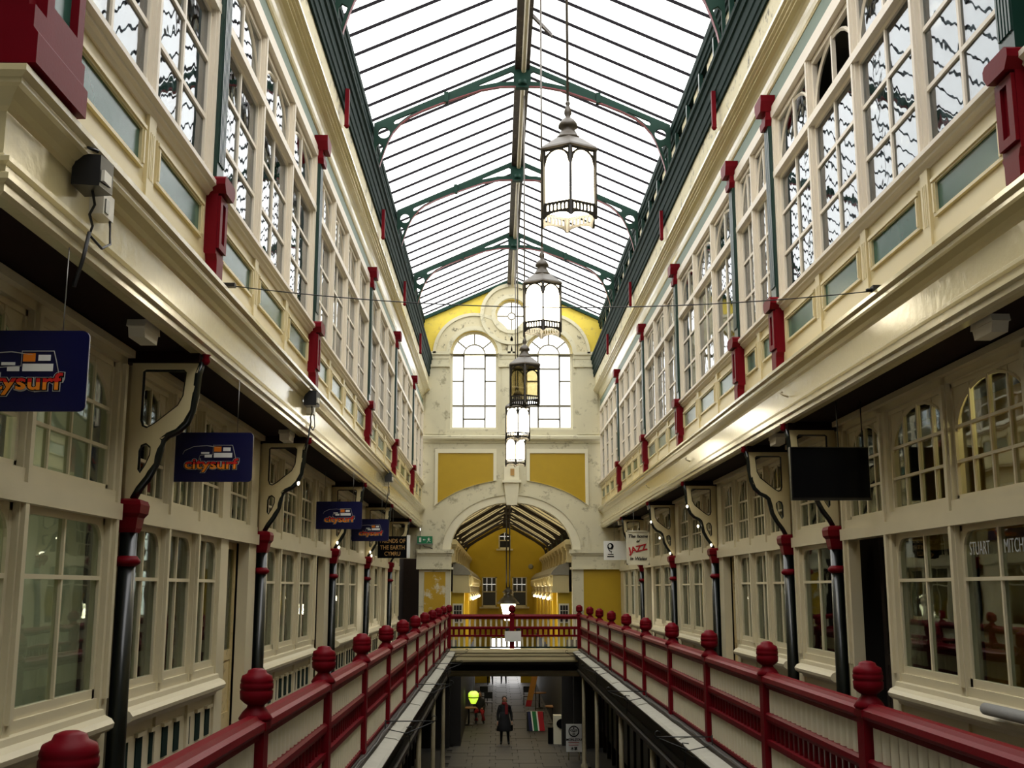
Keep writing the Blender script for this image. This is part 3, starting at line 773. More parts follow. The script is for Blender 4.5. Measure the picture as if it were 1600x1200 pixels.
# wrought iron basket hangers standing on the ledges
def hanger(s, y, label):
    t = thing('basket_hanger', label, 'hanger', (s * 2.05, y, 0), 'iron hangers on the ledges')
    mb = MB()
    x0, x1 = s * 2.09, s * 1.42
    mb.tube([(x0, y, .10), (x1, y, .10)], .008, 5)
    q = [(x1, y, .10)] + [(x1 - s * .035 * math.sin(a), y, .10 + .035 - .035 * math.cos(a)) for a in [i * .5 for i in range(1, 10)]]
    mb.tube(q, .007, 5)
    mb.tube([(x0, y, .0), (s * 1.80, y, -.06), (x1, y, .09)], .007, 5)
    mb.tube([(x0, y, -.16), (s * 1.85, y, -.14), (s * 1.70, y, -.05), (s * 1.72, y, .03), (s * 1.80, y, .02)], .007, 5)
    mb.tube([(x0, y, .12), (x0, y, -.20)], .009, 5)
    mb.build('scrollwork', 'cable', t)
    MB().tube([(s * 1.74, y, -.28), (s * 1.76, y, -.05), (s * 1.72, y, .03)], .007, 5).build('stay', 'cable', t)
for i, y in enumerate((10.5, 16.0, 22.0, 28.0, 33.2)): hanger(-1, y, 'black wrought iron hanger over the left ledge, %s from the near end' % ORD[i])
for i, y in enumerate((8.6, 14.3, 20.5, 26.6, 32.5)): hanger(1, y, 'black wrought iron hanger over the right ledge, %s from the near end' % ORD[i])

# ------------------------------------------------------------------ bridge
t = thing('footbridge', 'cream moulded footbridge spanning the arcade before the arch', 'bridge', (0, 37.5, -1))
MB().prism_x([(YB - .14, -.02), (YB - .14, -.12), (YB - .10, -.16), (YB - .10, -.22), (YB - .06, -.26), (YB - .06, -.36), (YB - .02, -.42), (YB + .4, -.42), (YB + .4, -.02)], -2.1, 2.1).build('front_cornice', 'cream', t)
MB().box(-2.1, 2.1, YB + .1, YB + 1.5, -.5, -.1).build('deck', 'brown_dark', t)
MB().prism_x([(38.26, -.79), (38.26, -.85), (38.3, -.88), (38.3, -.98), (38.5, -.98), (38.5, -.79)], -2.2, 2.2).build('rear_beam', 'cream', t)
MB().box(-2.2, 2.2, YB + 1.45, YB + 1.6, -.79, -.45).build('rear_board', 'brown_dark', t)
t = thing('notice_box', 'small white box sign fixed to the middle of the bridge rail', 'sign', (-.03, YB - .1, .2))
MB().box(-.30, .22, YB - .16, YB - .12, .22, .55).build('panel', 'sign_white', t)
MB().box(-.28, -.16, YB - .14, YB - .06, .56, .64).box(.08, .2, YB - .14, YB - .06, .56, .64).build('lamp_clip', 'black', t)

# ------------------------------------------------------------------ arch wall
wl = thing('wall_end', 'cream and yellow arch wall closing the arcade, with twin arched windows', 'wall', (0, YE, 0), kind='structure')
def ell(cx, cz, a, b, n=28): return arc(cx, cz, a, b, PI, 0, n)
# lower wall with the great arch
arch_in = ell(0, 3.34, 2.31, 1.78)
low = [(-3.47, 3.3), (-3.47, 10.95), (3.47, 10.95), (3.47, 3.3), (2.31, 3.3)] + arch_in[::-1][0:] + [(-2.31, 3.3)]
def winhole(cx): return [(cx - .93, 7.95)] + [(cx - .93, 10.93)] + arc(cx, 10.93, .93, .95, PI, 0, 20)[1:-1] + [(cx + .93, 10.93), (cx + .93, 7.95)]
def wh_low(cx): return [(cx - .93, 7.95), (cx - .93, 10.95), (cx + .93, 10.95), (cx + .93, 7.95)]
def clipped(cx): return [(cx - .93, 7.95), (cx - .93, 10.94), (cx + .93, 10.94), (cx + .93, 7.95)]
plate('lower_masonry', [low, clipped(-1.46), clipped(1.46)], .5, 'cream_wall', wl, (0, YE + .25, 0))
top = [(-3.6, 10.94), (-3.6, 12.38), (0, 14.0), (3.6, 12.38), (3.6, 10.94)]
ocu = arc(0, 12.51, .64, .64, 0, 2 * PI, 24)[:-1]
def up(cx): return arc(cx, 10.945, .93, .93, PI, 0, 20)
plate('gable', [[(-3.6, 10.94), (-3.6, 12.38), (0, 14.0), (3.6, 12.38), (3.6, 10.94), (2.39, 10.94)] + up(1.46)[::-1][1:-1] + [(.53, 10.94), (-.53, 10.94)] + up(-1.46)[::-1][1:-1] + [(-2.39, 10.94)], ocu], .5, 'yellow_top', wl, (0, YE + .25, 0))
def ring(cx, cz, r0, r1, t0, t1, n=28):
    return arc(cx, cz, r1, r1, t0, t1, n) + arc(cx, cz, r0, r0, t1, t0, n)
for cx in (-1.46, 1.46):
    wa = plate('window_archivolt', [ring(cx, 10.93, .93, 1.62, PI, 0)], .10, 'cream_peel', wl, (0, YE - .05, 0))
    plate('outer_moulding', [ring(cx, 10.93, 1.50, 1.62, PI, 0)], .08, 'cream_wall', wa, (0, YE - .12, 0))
    plate('inner_moulding', [ring(cx, 10.93, .93, 1.10, PI, 0)], .06, 'cream_wall', wa, (0, YE - .12, 0))
oa = plate('oculus_surround', [arc(0, 12.51, 1.22, 1.22, 0, 2 * PI, 40)[:-1], ocu], .14, 'cream_peel', wl, (0, YE - .07, 0))
plate('outer_moulding', [arc(0, 12.51, 1.24, 1.24, 0, 2 * PI, 40)[:-1], arc(0, 12.51, 1.10, 1.10, 0, 2 * PI, 40)[:-1]], .08, 'cream_wall', oa, (0, YE - .16, 0))
plate('inner_moulding', [arc(0, 12.51, .80, .80, 0, 2 * PI, 32)[:-1], arc(0, 12.51, .64, .64, 0, 2 * PI, 32)[:-1]], .08, 'cream_wall', oa, (0, YE - .16, 0))
# imposts and pilasters flanking the windows
for (u0, u1) in ((-3.47, -2.42), (-.5, .5), (2.42, 3.47)):
    im = MB()
    im.box(u0, u1, YE - .16, YE + .1, 10.88, 11.0); im.box(u0 + .02, u1 - .02, YE - .10, YE + .1, 10.72, 10.88); im.box(u0 + .03, u1 - .03, YE - .08, YE + .1, 10.45, 10.72); im.box(u0, u1, YE - .12, YE + .1, 10.40, 10.46)
    im.build('impost', 'cream_wall', wl)
    MB().box(u0 + .12, u1 - .12, YE - .05, YE + .1, 7.75, 10.4).build('window_pier', 'cream_wall', wl)
MB().prism_x([(YE + .1, 7.40), (YE - .06, 7.42), (YE - .08, 7.48), (YE - .18, 7.52), (YE - .22, 7.56), (YE - .22, 7.66), (YE - .18, 7.70), (YE + .1, 7.74)], -3.47, 3.47).build('string_course', 'cream_wall', wl)
# great arch mouldings
def ering(a0, b0, a1, b1): return ell(0, 3.34, a1, b1) + ell(0, 3.34, a0, b0)[::-1]
plate('archivolt', [ering(2.31, 1.78, 2.66, 2.10)], .14, 'sign_cream', wl, (0, YE - .07, 0))
plate('archivolt_band', [ering(2.66, 2.10, 3.0, 2.44)], .08, 'cream_wall', wl, (0, YE - .04, 0))
plate('archivolt_edge', [ering(2.62, 2.06, 2.72, 2.16)], .06, 'cream_wall', wl, (0, YE - .16, 0))
ks = thing if False else None
kst = MB(); kst.add([(-.20, YE - .26, 5.02), (.20, YE - .26, 5.02), (.29, YE - .3, 5.86), (-.29, YE - .3, 5.86), (-.20, YE, 5.02), (.20, YE, 5.02), (.29, YE, 5.86), (-.29, YE, 5.86)],
        [(0, 1, 2, 3), (4, 7, 6, 5), (0, 4, 5, 1), (1, 5, 6, 2), (2, 6, 7, 3), (3, 7, 4, 0)])
ko = kst.build('keystone', 'sign_cream', wl)
MB().box(-.36, .36, YE - .38, YE, 5.86, 5.96).build('keystone_cap', 'sign_cream', ko)
MB().box(-.29, .29, YE - .20, YE, 5.96, 6.55).build('keystone_block', 'sign_cream', ko)
MB().box(-.05, .10, YE - .24, YE - .2, 6.15, 6.4).build('plaque', 'sign_gold', ko)
# yellow spandrel panels
def spandrel(s):
    e = [(x, 3.36 + 2.62 * math.sqrt(1 - (x / 3.75) ** 2)) for x in [2.83 - 2.13 * i / 24 for i in range(25)]]
    lp = [(.70, 7.02), (2.83, 7.02)] + e
    return [(s * x, z) for x, z in lp]
def offs(lp, d):
    c = (sum(p[0] for p in lp) / len(lp), sum(p[1] for p in lp) / len(lp))
    return [(c[0] + (x - c[0]) * (1 + d / 1.07), c[1] + (z - c[1]) * (1 + d / .95)) for x, z in lp]
for s in (-1, 1):
    sp = plate('spandrel_panel', [spandrel(s)], .03, 'yellow_panel', wl, (0, YE - .015, 0))
    plate('panel_moulding', [offs(spandrel(s), .12), offs(spandrel(s), .0)], .07, 'sign_cream', sp, (0, YE - .035, 0))
# piers below the arch
for s in (-1, 1):
    MB().box(s * 2.31, s * 3.5, YE - .02, YE + .5, -.4, 3.3).build('pier', 'cream_wall', wl)
    MB().box(s * 2.31, s * 3.5, YE - .02, YE + .5, -3.9, -.4).build('ground_pier', 'ground_wall', wl)
    im = MB(); x0, x1 = s * 2.2, s * (3.6 if s < 0 else 4.3)
    im.box(x0, x1, YE - .22, YE + .3, 3.20, 3.34); im.box(s * 2.24, x1, YE - .16, YE + .3, 3.12, 3.2); im.box(s * 2.29, x1, YE - .12, YE + .3, 2.68, 3.12); im.box(s * 2.22, x1, YE - .18, YE + .3, 2.60, 2.68)
    im.build('arch_impost', 'cream_wall', wl)
MB().box(-3.30, -2.50, YE - .05, YE, -.3, 2.5).build('pier_panel', 'yellow_worn', wl)
MB().box(2.31, 2.72, YE - .06, YE + .1, -.3, 2.6).build('pier_strip', 'cream_wall', wl)
MB().box(2.72, 4.4, YE - .04, YE + .2, -.3, 2.6).build('side_panel', 'yellow_panel', wl)
MB().box(3.47, 4.6, YE, YE + .2, 2.6, 4.3).build('side_panel_upper', 'cream_wall', wl)
MB().box(-4.6, -3.5, YE, YE + .2, 3.0, 4.3).build('passage_lintel', 'cream_wall', wl)
# dark brick return in the left passage
bk = thing('wall_left_passage', 'dark brick wall of the passage by the left pier', 'wall', (-4.2, 41.3, 0), kind='structure')
MB().box(-4.6, -4.32, 41.2, 46, 0, 4.2).box(-4.6, -3.5, 45.9, 46.1, 0, 4.2).build('masonry', 'brick', bk)
for r in range(18):
    for c in range(4):
        piece('brick', bk, 'brick', -4.30, -4.33, 41.25 + c * .46 + (.23 if r % 2 else 0), 41.25 + c * .46 + .44 + (.23 if r % 2 else 0), .1 + r * .15, .1 + r * .15 + .135)

# windows in the arch wall
def end_window(cx, label):
    WIN_N[0] += 1
    t = thing('window_%d' % WIN_N[0], label, 'window', (cx, YE + .2, 7.95), kind='structure')
    Y = YE + .22
    x0, x1, z0, zs, r = cx - .93, cx + .93, 7.95, 10.93, .93
    fr = MB()
    fr.box(x0, x0 + .09, Y - .05, Y + .05, z0, zs); fr.box(x1 - .09, x1, Y - .05, Y + .05, z0, zs); fr.box(x0, x1, Y - .06, Y + .06, z0, z0 + .10)
    fr.build('frame', 'sign_cream', t)
    plate('arched_frame', [ring(cx, zs, r - .09, r, PI, 0, 20)], .1, 'sign_cream', t, (0, Y, 0))
    g = MB(); b = .034; q = .42
    for x in (cx - q, cx + q): g.box(x - b, x + b, Y - .02, Y + .02, z0, zs)
    g.tube([(cx + q * math.cos(a), Y, zs + q * math.sin(a)) for a in [PI * i / 14 for i in range(15)]], b, 4, False)
    for a in (PI * .22, PI * .5, PI * .78): g.tube([(cx + q * math.cos(a), Y, zs + q * math.sin(a)), (cx + r * .92 * math.cos(a), Y, zs + r * .92 * math.sin(a))], b, 4, False)
    for z in (9.88, 10.90):
        g.box(x0, cx - q, Y - .02, Y + .02, z - b, z + b); g.box(cx + q, x1, Y - .02, Y + .02, z - b, z + b)
    for z in (8.38, 10.38): g.box(cx - q, cx + q, Y - .02, Y + .02, z - b, z + b)
    g.box(x0, x1, Y - .03, Y + .03, 8.86, 8.95)
    g.build('glazing_bars', 'lead', t)
    def pn(a, b_, c, d):
        piece('pane', t, 'pane_sky', a, b_, Y + .028, Y + .034, c, d)
    for (a, b_) in ((x0 + .09, cx - q), (cx + q, x1 - .09)):
        for (c, d) in ((z0 + .1, 8.86), (8.95, 9.86), (9.9, 10.9)): pn(a, b_, c, d)
    for (c, d) in ((z0 + .1, 8.37), (8.39, 8.86), (8.95, 10.37), (10.4, 10.95)): pn(cx - q, cx + q, c, d)
    plate('fan_pane', [arc(cx, zs, r - .09, r - .09, PI, 0, 16)], .006, 'pane_sky', t, (0, Y + .03, 0))
end_window(-1.46, 'left round-headed leaded window in the arch wall')
end_window(1.46, 'right round-headed leaded window in the arch wall, behind the lamps')
WIN_N[0] += 1
t = thing('window_%d' % WIN_N[0], 'round oculus window in the gable above the twin windows', 'window', (0, YE + .2, 12), kind='structure')
plate('frame', [arc(0, 12.51, .66, .66, 0, 2 * PI, 32)[:-1], arc(0, 12.51, .56, .56, 0, 2 * PI, 32)[:-1]], .1, 'sign_cream', t, (0, YE + .22, 0))
g = MB(); g.tube([(.14 * math.cos(a), YE + .22, 12.51 + .14 * math.sin(a)) for a in [2 * PI * i / 16 for i in range(17)]], .03, 4, False)
for a in (0, PI / 2, PI, 3 * PI / 2): g.tube([(.14 * math.cos(a), YE + .22, 12.51 + .14 * math.sin(a)), (.58 * math.cos(a), YE + .22, 12.51 + .58 * math.sin(a))], .03, 4, False)
g.build('glazing_bars', 'lead', t)
for k in range(4):
    plate('pane', [[(0, 12.51)] + arc(0, 12.51, .58, .58, k * PI / 2, (k + 1) * PI / 2, 8)], .006, 'pane_sky', t, (0, YE + .25, 0))

# ------------------------------------------------------------------ glass roof
ZE, ZR, XE = 12.42, 14.0, 3.5
rf = thing('glass_roof', 'pitched glass roof of long panes over the arcade', 'roof', (0, 28, ZE), kind='structure')
sl_ = math.hypot(XE, ZR - ZE); ang = math.atan2(ZR - ZE, XE)
YST = 15.4; PIT = .80; NP = int((YE - YST) / PIT)
for s in (-1, 1):
    R = Matrix.Rotation(s * ang, 4, 'Y')
    for i in range(NP + 1):
        y = YST + i * PIT
        me = cached('gbar2', lambda: MB().box(-.5, .5, -.016, .016, -.035, .02).mesh('glazing_bar', 'bar_dark'))
        o = inst('glazing_bar', me, rf, (s * XE / 2, y, (ZE + ZR) / 2), 0, (sl_, 1, 1), R)
        if i < NP:
            mp = cached('rpane', lambda: MB().box(-.5, .5, -.5, .5, -.5, .5).mesh('roof_pane', 'roof_glass'))
            inst('pane', mp, rf, (s * XE / 2 , y + PIT / 2, (ZE + ZR) / 2 + .01), 0, (sl_, PIT - .03, .006), R)
MB().box(-.17, .17, YST, YE, ZR - .30, ZR + .02).build('ridge_beam', 'beam_brown', rf)
MB().tube([(.03, YST + 1.3 * i, ZR - .36) for i in range(22)], .055, 8).build('ridge_conduit', 'pipe', rf)
for s in (-1, 1):
    mb = MB(); v = [(s * XE, ZE - .02), (0, ZR - .02), (0, ZR - .16), (s * XE, ZE - .16)]
    mb.prism_y(v, YE - .12, YE + .02).build('verge_board', 'green_iron', rf)

INNER = [(3.29, 11.1), (3.23, 11.4), (3.14, 11.70), (3.05, 11.95), (2.95, 12.15), (2.78, 12.36), (2.60, 12.51), (2.3, 12.67), (1.9, 12.84), (1.5, 12.99), (.97, 13.18), (.5, 13.27), (.15, 13.28)]
def truss_loops():
    X0 = 3.39
    top = lambda x: 12.36 + (X0 - x) * .452
    right = [(3.39, 12.36), (3.39, 10.90), (3.34, 10.82), (3.31, 10.82)]
    inner = INNER
    R = right + inner
    outer = R + [(-x, z) for x, z in R[::-1]]
    # close over the top
    outer = [(0, top(0))] + outer[:] 
    holes = []
    for s in (1, -1):
        holes.append([(s * (3.165 + .135 * math.cos(a)), 12.13 + .135 * math.sin(a)) for a in [2 * PI * i / 18 for i in range(18)]])
        holes.append([(s * x, z) for x, z in [(2.92, 12.34), (2.95, 12.40), (2.91, 12.45), (2.42, 12.67), (2.40, 12.66), (2.64, 12.53), (2.83, 12.37)]])
        holes.append([(s * x, z) for x, z in [(3.33, 11.25), (3.33, 11.80), (3.27, 11.88), (3.17, 11.82), (3.23, 11.62)]])
        holes.append([(s * x, z) for x, z in [(.20, 13.40), (.20, 13.62), (.26, 13.65), (.98, 13.33), (1.02, 13.28), (.55, 13.38)]])
    return outer, holes
def truss(y, label):
    t = thing('roof_truss', label, 'truss', (0, y, 10.7), 'main roof trusses')
    o, h = truss_loops()
    me = cached('truss', lambda: plate_mesh('arched_rib', [o] + h, .07, 'green_iron'))
    r = inst('arched_rib', me, t, (0, y, 0))
    def edge(s):
        mb = MB(); pts = [(3.31, 10.82)] + INNER
        if True:
            for (a, b) in zip(pts, pts[1:]):
                mb.add([(s * a[0], -.045, a[1] - .012), (s * a[0], .045, a[1] - .012), (s * b[0], .045, b[1] - .012), (s * b[0], -.045, b[1] - .012), (s * a[0], -.045, a[1] + .008), (s * a[0], .045, a[1] + .008), (s * b[0], .045, b[1] + .008), (s * b[0], -.045, b[1] + .008)],
                       [(0, 1, 2, 3), (4, 7, 6, 5), (0, 3, 7, 4), (1, 5, 6, 2)])
        return mb.mesh('flange', 'red_edge')
    for sg in (1, -1): inst('flange', cached(('flange', sg), lambda: edge(sg)), r, (0, y, 0))
    inst('ridge_boss', cached('boss', lambda: MB().box(-.15, .15, -.08, .08, 13.24, 13.64).lathe([(.10, -.10), (.10, .0)], (0, -.09, 13.4), 10).mesh('ridge_boss', 'green_iron')), t, (0, y, 0))
    for s in (1, -1):
        inst('purlin_clip', cached('clip', lambda: MB().box(-.05, .05, -.08, .08, -.12, .12).mesh('purlin_clip', 'green_iron')), t, (s * 1.75, y, 13.0), 0, (1, 1, 1))
        pp = MB().box(s * 3.10, s * 3.17, y - .04, y + .04, 9.66, 10.30).lathe([(.02, 9.60), (.05, 9.64), (.03, 9.70)], (s * 3.135, y, 0), 8)
        pp.build('wall_post', 'red', t)
TRY = [18.0, 24.2, 30.2, 36.7]
for i, y in enumerate(TRY): truss(y, 'arched green iron roof truss, %s from the arch wall' % ORD[len(TRY) - 1 - i])
# timber bar laid on the roof glazing beside the ridge
tag(MB().add([(.08, 21.6, 13.72), (.60, 22.3, 13.55), (.60, 22.4, 13.55), (.08, 21.7, 13.72), (.08, 21.6, 13.80), (.60, 22.3, 13.63), (.60, 22.4, 13.63), (.08, 21.7, 13.80)],
    [(0, 1, 2, 3), (4, 7, 6, 5), (0, 4, 5, 1), (1, 5, 6, 2), (2, 6, 7, 3), (3, 7, 4, 0)]).build('roof_brace', 'beam_brown'), 'short dark brace beside the roof ridge above the first lantern', 'brace')

# ------------------------------------------------------------------ lanterns
def lantern(X, Y, zb, lit, label, rodtop, scale=1.0):
    t = thing('hanging_lantern', label, 'lantern', (X, Y, zb), 'hexagonal hanging lanterns')
    r = .377
    A0 = -PI / 2                                  # an edge towards the camera
    me = cached('lroof', lambda: MB().lathe([(.40, .90), (.415, .92), (.395, .95), (.20, 1.10), (.15, 1.13)], (0, 0, 0), 6, A0, False).mesh('roof', 'bronze'))
    inst('roof', me, t, (X, Y, zb))
    me = cached('lfin', lambda: MB().lathe([(.155, 1.12), (.15, 1.15), (.125, 1.17), (.11, 1.21), (.085, 1.25), (.085, 1.28), (.125, 1.29), (.12, 1.33), (.08, 1.39), (.04, 1.42), (.03, 1.44), (.048, 1.48), (.045, 1.52), (.028, 1.57), (.018, 1.59), (.032, 1.62), (.02, 1.65)], (0, 0, 0), 16).mesh('finial', 'bronze'))
    inst('finial', me, t, (X, Y, zb))
    me = cached(('lrod', round(rodtop - zb, 2)), lambda: MB().lathe([(.017, 1.63), (.017, rodtop - zb)], (0, 0, 0), 8).mesh('rod', 'bronze'))
    inst('rod', me, t, (X, Y, zb))
    ap = r * math.cos(PI / 6)
    def band():
        w = r * .5
        holes = []
        n = 6
        for i in range(n):
            c = -w + .03 + (2 * w - .06) * (i + .5) / n; h = .0145
            holes.append([(c - h, .085), (c + h, .085), (c + h, .15)] + [(c + h * math.cos(q), .15 + h * math.sin(q)) for q in (PI * .25, PI * .5, PI * .75)] + [(c - h, .15)])
        return plate_mesh('gallery_band', [[(-w, 0.0)] + [(-w + .02, 0.0)] + [(u, .055 * math.sqrt(max(0, 1 - (u / (w - .02)) ** 2))) for u in [(-1 + 2 * i / 12) * (w - .02) for i in range(1, 12)]] + [(w - .02, 0), (w, 0), (w, .195), (-w, .195)]] + holes, .014, 'iron_lamp')
    def head():
        w = r * .5
        L = [(-w, .91), (-w, .68), (-w + .022, .68)] + [(u, .68 + .19 * math.sqrt(max(0, 1 - (u / (w - .022)) ** 2))) for u in [(-1 + 2 * i / 12) * (w - .022) for i in range(1, 12)]] + [(w - .022, .68), (w, .68), (w, .91)]
        h1 = [(-w + .03, .82), (-w + .03, .875), (-w + .10, .875)]
        h2 = [(w - .03, .82), (w - .10, .875), (w - .03, .875)]
        return plate_mesh('arched_head', [L, h1, h2], .012, 'iron_lamp')
    pm = 'lamp_lit' if lit == 1 else 'lamp_clear'
    for k in range(6):
        a = A0 + PI / 6 + k * PI / 3
        loc = (X + ap * math.cos(a), Y + ap * math.sin(a), zb)
        rz = a + PI / 2
        inst('gallery_band', cached('lband', band), t, loc, rz)
        inst('arched_head', cached('lhead', head), t, loc, rz)
        inst('pane', cached(('lpane', pm), lambda: MB().box(-r * .49, r * .49, -.003, .003, .20, .89).mesh('lamp_pane', pm)), t, (X + (ap - .012) * math.cos(a), Y + (ap - .012) * math.sin(a), zb), rz)
        av = A0 + k * PI / 3
        inst('corner_post', cached('lpost', lambda: MB().box(-.016, .016, -.016, .016, 0, .92).mesh('corner_post', 'iron_lamp')), t, (X + r * math.cos(av), Y + r * math.sin(av), zb), av)
    if not lit:
        b = MB().lathe([(.02, .52), (.05, .58), (.06, .64), (.03, .72), (.02, .9)], (0, 0, 0), 10)
        inst('bulb', b.mesh('bulb', 'plastic_white'), t, (X, Y, zb))
LAMPS = [(.34, 13.6, 6.45, 1), (.26, 20.0, 6.47, 1), (.07, 25.4, 6.03, 0), (.02, 31.4, 6.01, 1), (.06, 37.7, 5.96, 1)]
LW = ['nearest and largest lit hexagonal lantern hanging under the roof', 'second lit hexagonal lantern, in front of the right arched window', 'unlit hexagonal lantern, third in the row', 'lit hexagonal lantern just below the unlit one', 'lit hexagonal lantern farthest along, in front of the keystone']
for (X, Y, zb, li), lb in zip(LAMPS, LW): lantern(X, Y, zb, li, lb, 13.75)

# ------------------------------------------------------------------ signs
def city_sign(y, x0, label):
    t = thing('hanging_sign', label, 'sign', (x0 + .45, y, 3.04), 'blue hanging signs on the left')
    w, h, r = .92, .54, .045
    lp = []
    for (cx, cz, a) in ((w - r, r, -PI / 2), (w - r, h - r, 0), (r, h - r, PI / 2), (r, r, PI)):
        lp += [(cx + r * math.cos(a + PI / 2 * i / 4), cz + r * math.sin(a + PI / 2 * i / 4)) for i in range(5)]
    z0 = 3.04
    inst('board', cached('cboard', lambda: plate_mesh('board', [lp], .03, 'sign_blue')), t, (x0, y, z0))
    f = y - .02
    inst('lettering_outline', cached('cto', lambda: text_mesh('citysurf', .155, 'lettering', .013, .002)), t, (x0 + .47, f + .001, z0 + .19), 0, (1.25, 1, 1), TXT)
    inst('lettering_shadow', cached('cts', lambda: text_mesh('citysurf', .155, 'sign_black', .009, .002)), t, (x0 + .47, f - .002, z0 + .19), 0, (1.25, 1, 1), TXT)
    inst('lettering', cached('ctl', two_tone), t, (x0 + .47, f - .005, z0 + .19), 0, (1.25, 1, 1), TXT)
    for (a, b, c, d, m) in ((.50, .70, .265, .315, 'sign_white'), (.60, .68, .335, .375, 'sign_white'), (.40, .48, .265, .295, 'sign_white'), (.36, .45, .305, .325, 'sign_white'), (.50, .58, .33, .385, 'sign_orange')):
        piece('emblem_block', t, m, x0 + a, x0 + b, f - .004, f, z0 + c, z0 + d)
    MB().tube([(x0 + u, f - .002, z0 + v) for u, v in ((.16, .30), (.18, .34), (.28, .385), (.42, .395), (.56, .375))], .0035, 4).build('emblem_wave', 'lettering', t)
    MB().tube([(x0 + u, f - .002, z0 + v) for u, v in ((.34, .25), (.35, .29), (.49, .30), (.49, .40), (.70, .40), (.72, .33), (.74, .25))], .0035, 4).build('emblem_outline', 'lettering', t)
    for q in (.18, .74):
        MB().tube([(x0 + q, y, z0 + h), (x0 + q, y, 4.17)], .005, 4).build('chain', 'steel', t)
def two_tone():
    m = bpy.data.materials.new('letter_two_tone'); m.use_nodes = True
    nt = m.node_tree; b = nt.nodes['Principled BSDF']; b.inputs['Roughness'].default_value = .5
    tc = nt.nodes.new('ShaderNodeTexCoord'); sp = nt.nodes.new('ShaderNodeSeparateXYZ'); gt = nt.nodes.new('ShaderNodeMath'); gt.operation = 'GREATER_THAN'; gt.inputs[1].default_value = .0
    mx = nt.nodes.new('ShaderNodeMix'); mx.data_type = 'RGBA'; mx.inputs[6].default_value = lin('#f08a18'); mx.inputs[7].default_value = lin('#d01a14')
    nt.links.new(tc.outputs['Object'], sp.inputs[0]); nt.links.new(sp.outputs['Y'], gt.inputs[0]); nt.links.new(gt.outputs[0], mx.inputs[0]); nt.links.new(mx.outputs[2], b.inputs['Base Color'])
    MATS['two_tone'] = m
    return text_mesh('citysurf', .155, 'two_tone', .003, .002)
city_sign(7.3, -4.19, 'big blue citysurf board cut by the left edge of view')
city_sign(12.25, -4.16, 'blue citysurf board hanging beside the first left bracket')
city_sign(22.2, -4.14, 'blue citysurf board third along the left gallery')
city_sign(27.9, -4.15, 'blue citysurf board farthest along, overlapped by another blue board')
t = thing('hanging_sign', 'black FRIENDS OF THE EARTH CYMRU board with gold letters', 'sign', (-3.6, 33.0, 2.76))
MB().box(-4.03, -3.17, 32.98, 33.02, 2.76, 3.39).build('board', 'sign_black', t)
MB().box(-3.17, -3.09, 32.8, 33.02, 2.76, 3.42).build('edge_board', 'sign_white', t)
for tx, z in (('FRIENDS OF', 3.25), ('THE EARTH', 3.06), ('CYMRU', 2.88)): text(t, tx, .165, 'sign_gold', (-3.60, 32.975, z), .002, sx=.84)
MB().tube([(-3.6, 33.0, 3.39), (-3.6, 33.0, 4.17)], .006, 4).build('hanger', 'steel', t)
t = thing('hanging_sign', 'plain black hanging screen on the right beside the near column', 'sign', (3.5, 13.6, 2.95))
MB().box(3.03, 3.98, 13.58, 13.62, 2.98, 3.59).build('board', 'sign_black', t)
fr = MB(); fr.box(3.015, 3.03, 13.56, 13.64, 2.95, 3.60); fr.box(3.03, 3.98, 13.56, 13.64, 2.95, 2.98); fr.box(3.03, 3.98, 13.56, 13.64, 3.59, 3.60)
fr.build('frame', 'black', t)
for q in (3.62, 3.92): MB().tube([(q, 13.6, 3.59), (q, 13.6, 4.17)], .008, 4).build('hanger', 'black', t)
t = thing('hanging_sign', 'cream board reading The home of JAZZ in Wales', 'sign', (3.58, 33.2, 2.56))
MB().box(3.24, 3.92, 33.18, 33.22, 2.57, 3.57).build('board', 'sign_cream', t)
fr = MB()
for (a, b, c, d) in ((3.24, 3.28, 2.57, 3.57), (3.88, 3.92, 2.57, 3.57), (3.24, 3.92, 2.57, 2.61), (3.24, 3.92, 3.53, 3.57)): fr.box(a, b, 33.15, 33.22, c, d)
fr.build('frame', 'sign_cream', t)
text(t, 'The home', .14, 'sign_black', (3.58, 33.17, 3.40), .002, shear=.3)
text(t, 'of', .12, 'sign_black', (3.58, 33.17, 3.26), .002, shear=.3)
text(t, 'JAZZ', .24, 'sign_red', (3.58, 33.17, 3.03), .010, rot=TXT @ Matrix.Rotation(.22, 4, 'Z'))
text(t, 'in Wales', .14, 'sign_black', (3.58, 33.17, 2.75), .002, shear=.3)
MB().tube([(3.47, 33.2, 3.57), (3.47, 33.2, 4.16)], .006, 4).build('hanger', 'steel', t)
t = thing('hanging_sign', 'white board with a dark globe emblem beside the jazz board', 'sign', (3.65, 40, 2.9))
MB().box(3.22, 4.10, 39.98, 40.02, 2.88, 3.55).build('board', 'sign_white', t)
em = plate('globe_emblem', [arc(3.46, 3.36, .11, .11, 0, 2 * PI, 20)[:-1], arc(3.44, 3.37, .055, .07, 0, 2 * PI, 16)[:-1]], .01, 'sign_black', t, (0, 39.97, 0))
MB().tube([(3.36, 39.97, 3.33), (3.42, 39.97, 3.2), (3.50, 39.97, 3.17), (3.48, 39.97, 3.12)], .018, 5).build('emblem_tail', 'sign_black', t)
MB().box(3.36, 3.56, 39.965, 39.98, 3.06, 3.09).box(3.34, 3.58, 39.965, 39.98, 2.98, 3.02).build('caption', 'sign_black', t)
MB().tube([(3.6, 40, 3.55), (3.6, 40, 4.17)], .006, 4).build('hanger', 'steel', t)
t = thing('exit_sign', 'green illuminated running-man exit sign on the left of the arch', 'sign', (-3.28, 42.8, 3.55))
MB().box(-3.57, -3.0, 42.72, 42.84, 3.56, 3.83).build('box', 'sign_green', t)
